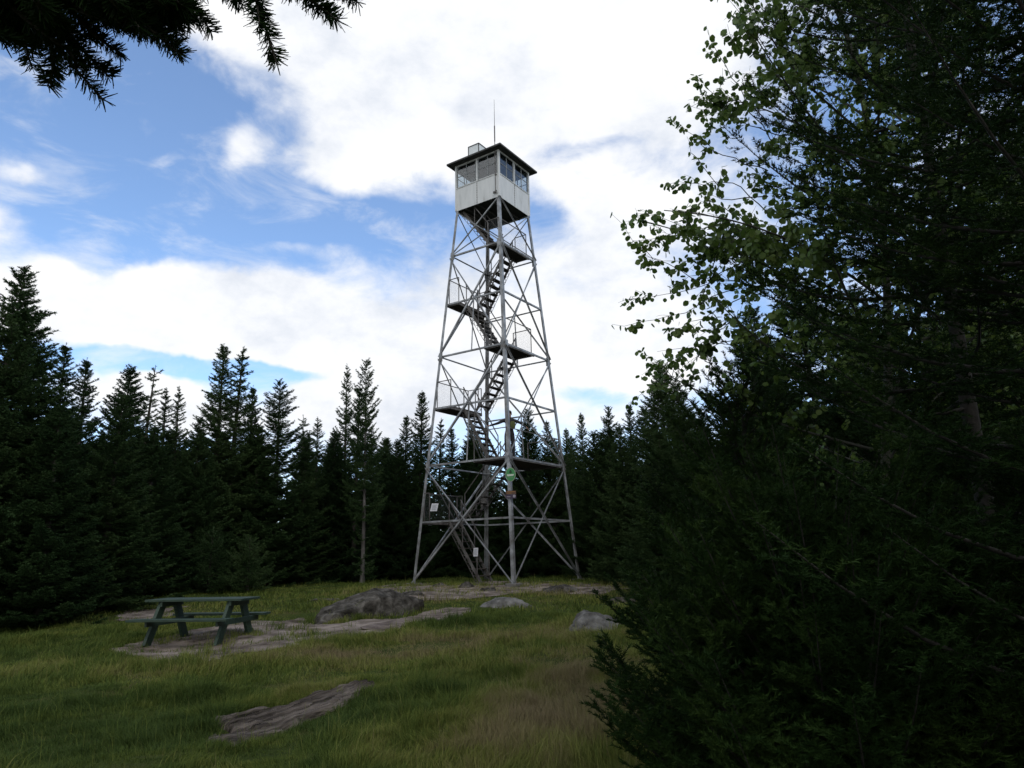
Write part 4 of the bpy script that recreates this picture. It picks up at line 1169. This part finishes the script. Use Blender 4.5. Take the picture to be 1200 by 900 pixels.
for b_ in BL:
    o_ = blob(*b_); acc = o_ if acc is None else math_('ADD', acc, o_)
nA = noise_v(D0, 3.6, 9, .58, (3, 1, 0), (1, 1, 1.9), .4); nB = noise_v(D0, 11, 8, .6, (7, 2, 1), (1, 1, 1.7), .3)
# elsewhere around the sky: broken cloud
dens = math_('ADD', acc, math_('MULTIPLY_ADD', math_('SUBTRACT', nA.outputs['Fac'], .5), .8, math_('MULTIPLY', math_('SUBTRACT', nB.outputs['Fac'], .5), 1.15)))
beh = math_('MULTIPLY', math_('SUBTRACT', .35, sep.outputs[1]), .75, clamp=True)     # more cloud behind
dens = math_('ADD', dens, beh)
mr = N(nt, 'ShaderNodeMapRange'); mr.interpolation_type = 'SMOOTHSTEP'; mr.inputs[1].default_value = -.10; mr.inputs[2].default_value = .58
L(dens, mr.inputs[0]); mask = mr.outputs[0]
nW = noise_v(D0, 6.5, 8, .62, (2, 5, 3), (1.0, 1.0, 2.6), .55)
wis = N(nt, 'ShaderNodeMapRange'); wis.interpolation_type = 'SMOOTHSTEP'; wis.inputs[1].default_value = .46; wis.inputs[2].default_value = .74; wis.inputs[4].default_value = .55
L(nW.outputs['Fac'], wis.inputs[0])
mask = math_('MAXIMUM', mask, math_('ADD', math_('MULTIPLY', mask, .5), wis.outputs[0]))
mask = math_('MULTIPLY_ADD', mask, .97, .03, clamp=True)
# body of the cloud: thick parts a little grey, edges bright
sh_n = noise_v(D0, 5.2, 10, .62, (1, 9, 4), (1, 1, 1.6))
cr = N(nt, 'ShaderNodeValToRGB'); e = cr.color_ramp.elements; e.new(.5)
for q, p, c in zip(e, (.34, .50, .64), ((.68, .73, .82), (.90, .92, .96), (1.0, 1.0, 1.0))): q.position = p; q.color = (*c, 1)
L(sh_n.outputs['Fac'], cr.inputs['Fac'])
CLOUD = 7.2
cm = N(nt, 'ShaderNodeMix', data_type='RGBA', blend_type='MULTIPLY'); cm.inputs[0].default_value = 1
L(cr.outputs['Color'], cm.inputs[6]); cm.inputs[7].default_value = (CLOUD, CLOUD, CLOUD, 1)
mixc = N(nt, 'ShaderNodeMix', data_type='RGBA'); L(mask, mixc.inputs[0]); 
SKYG = N(nt, 'ShaderNodeMix', data_type='RGBA', blend_type='MULTIPLY'); SKYG.inputs[0].default_value = 1; L(sky.outputs[0], SKYG.inputs[6]); SKYG.inputs[7].default_value = (1.34, 1.50, 1.62, 1)
L(SKYG.outputs[2], mixc.inputs[6]); L(cm.outputs[2], mixc.inputs[7]); L(mixc.outputs[2], bg.inputs['Color'])
world.cycles.sampling_method = 'AUTOMATIC'

sun = bpy.data.objects.new('sun', bpy.data.lights.new('sun', 'SUN')); COL.objects.link(sun)
sun.data.energy = 0.6; sun.data.angle = R_(14); sun.data.color = (1, .96, .90)
sd = Vector((math.sin(SUN_AZ)*math.cos(SUN_EL), math.cos(SUN_AZ)*math.cos(SUN_EL), math.sin(SUN_EL)))
sun.rotation_euler = sd.to_track_quat('Z', 'Y').to_euler(); sun.location = (0, 0, 40)

sc.view_settings.view_transform = 'Standard'; sc.view_settings.look = 'None'; sc.view_settings.exposure = 0; sc.view_settings.gamma = 1
sc.view_settings.use_curve_mapping = False
sc.cycles.max_bounces = 6; sc.cycles.diffuse_bounces = 3; sc.cycles.transparent_max_bounces = 8
sc.cycles.use_denoising = True
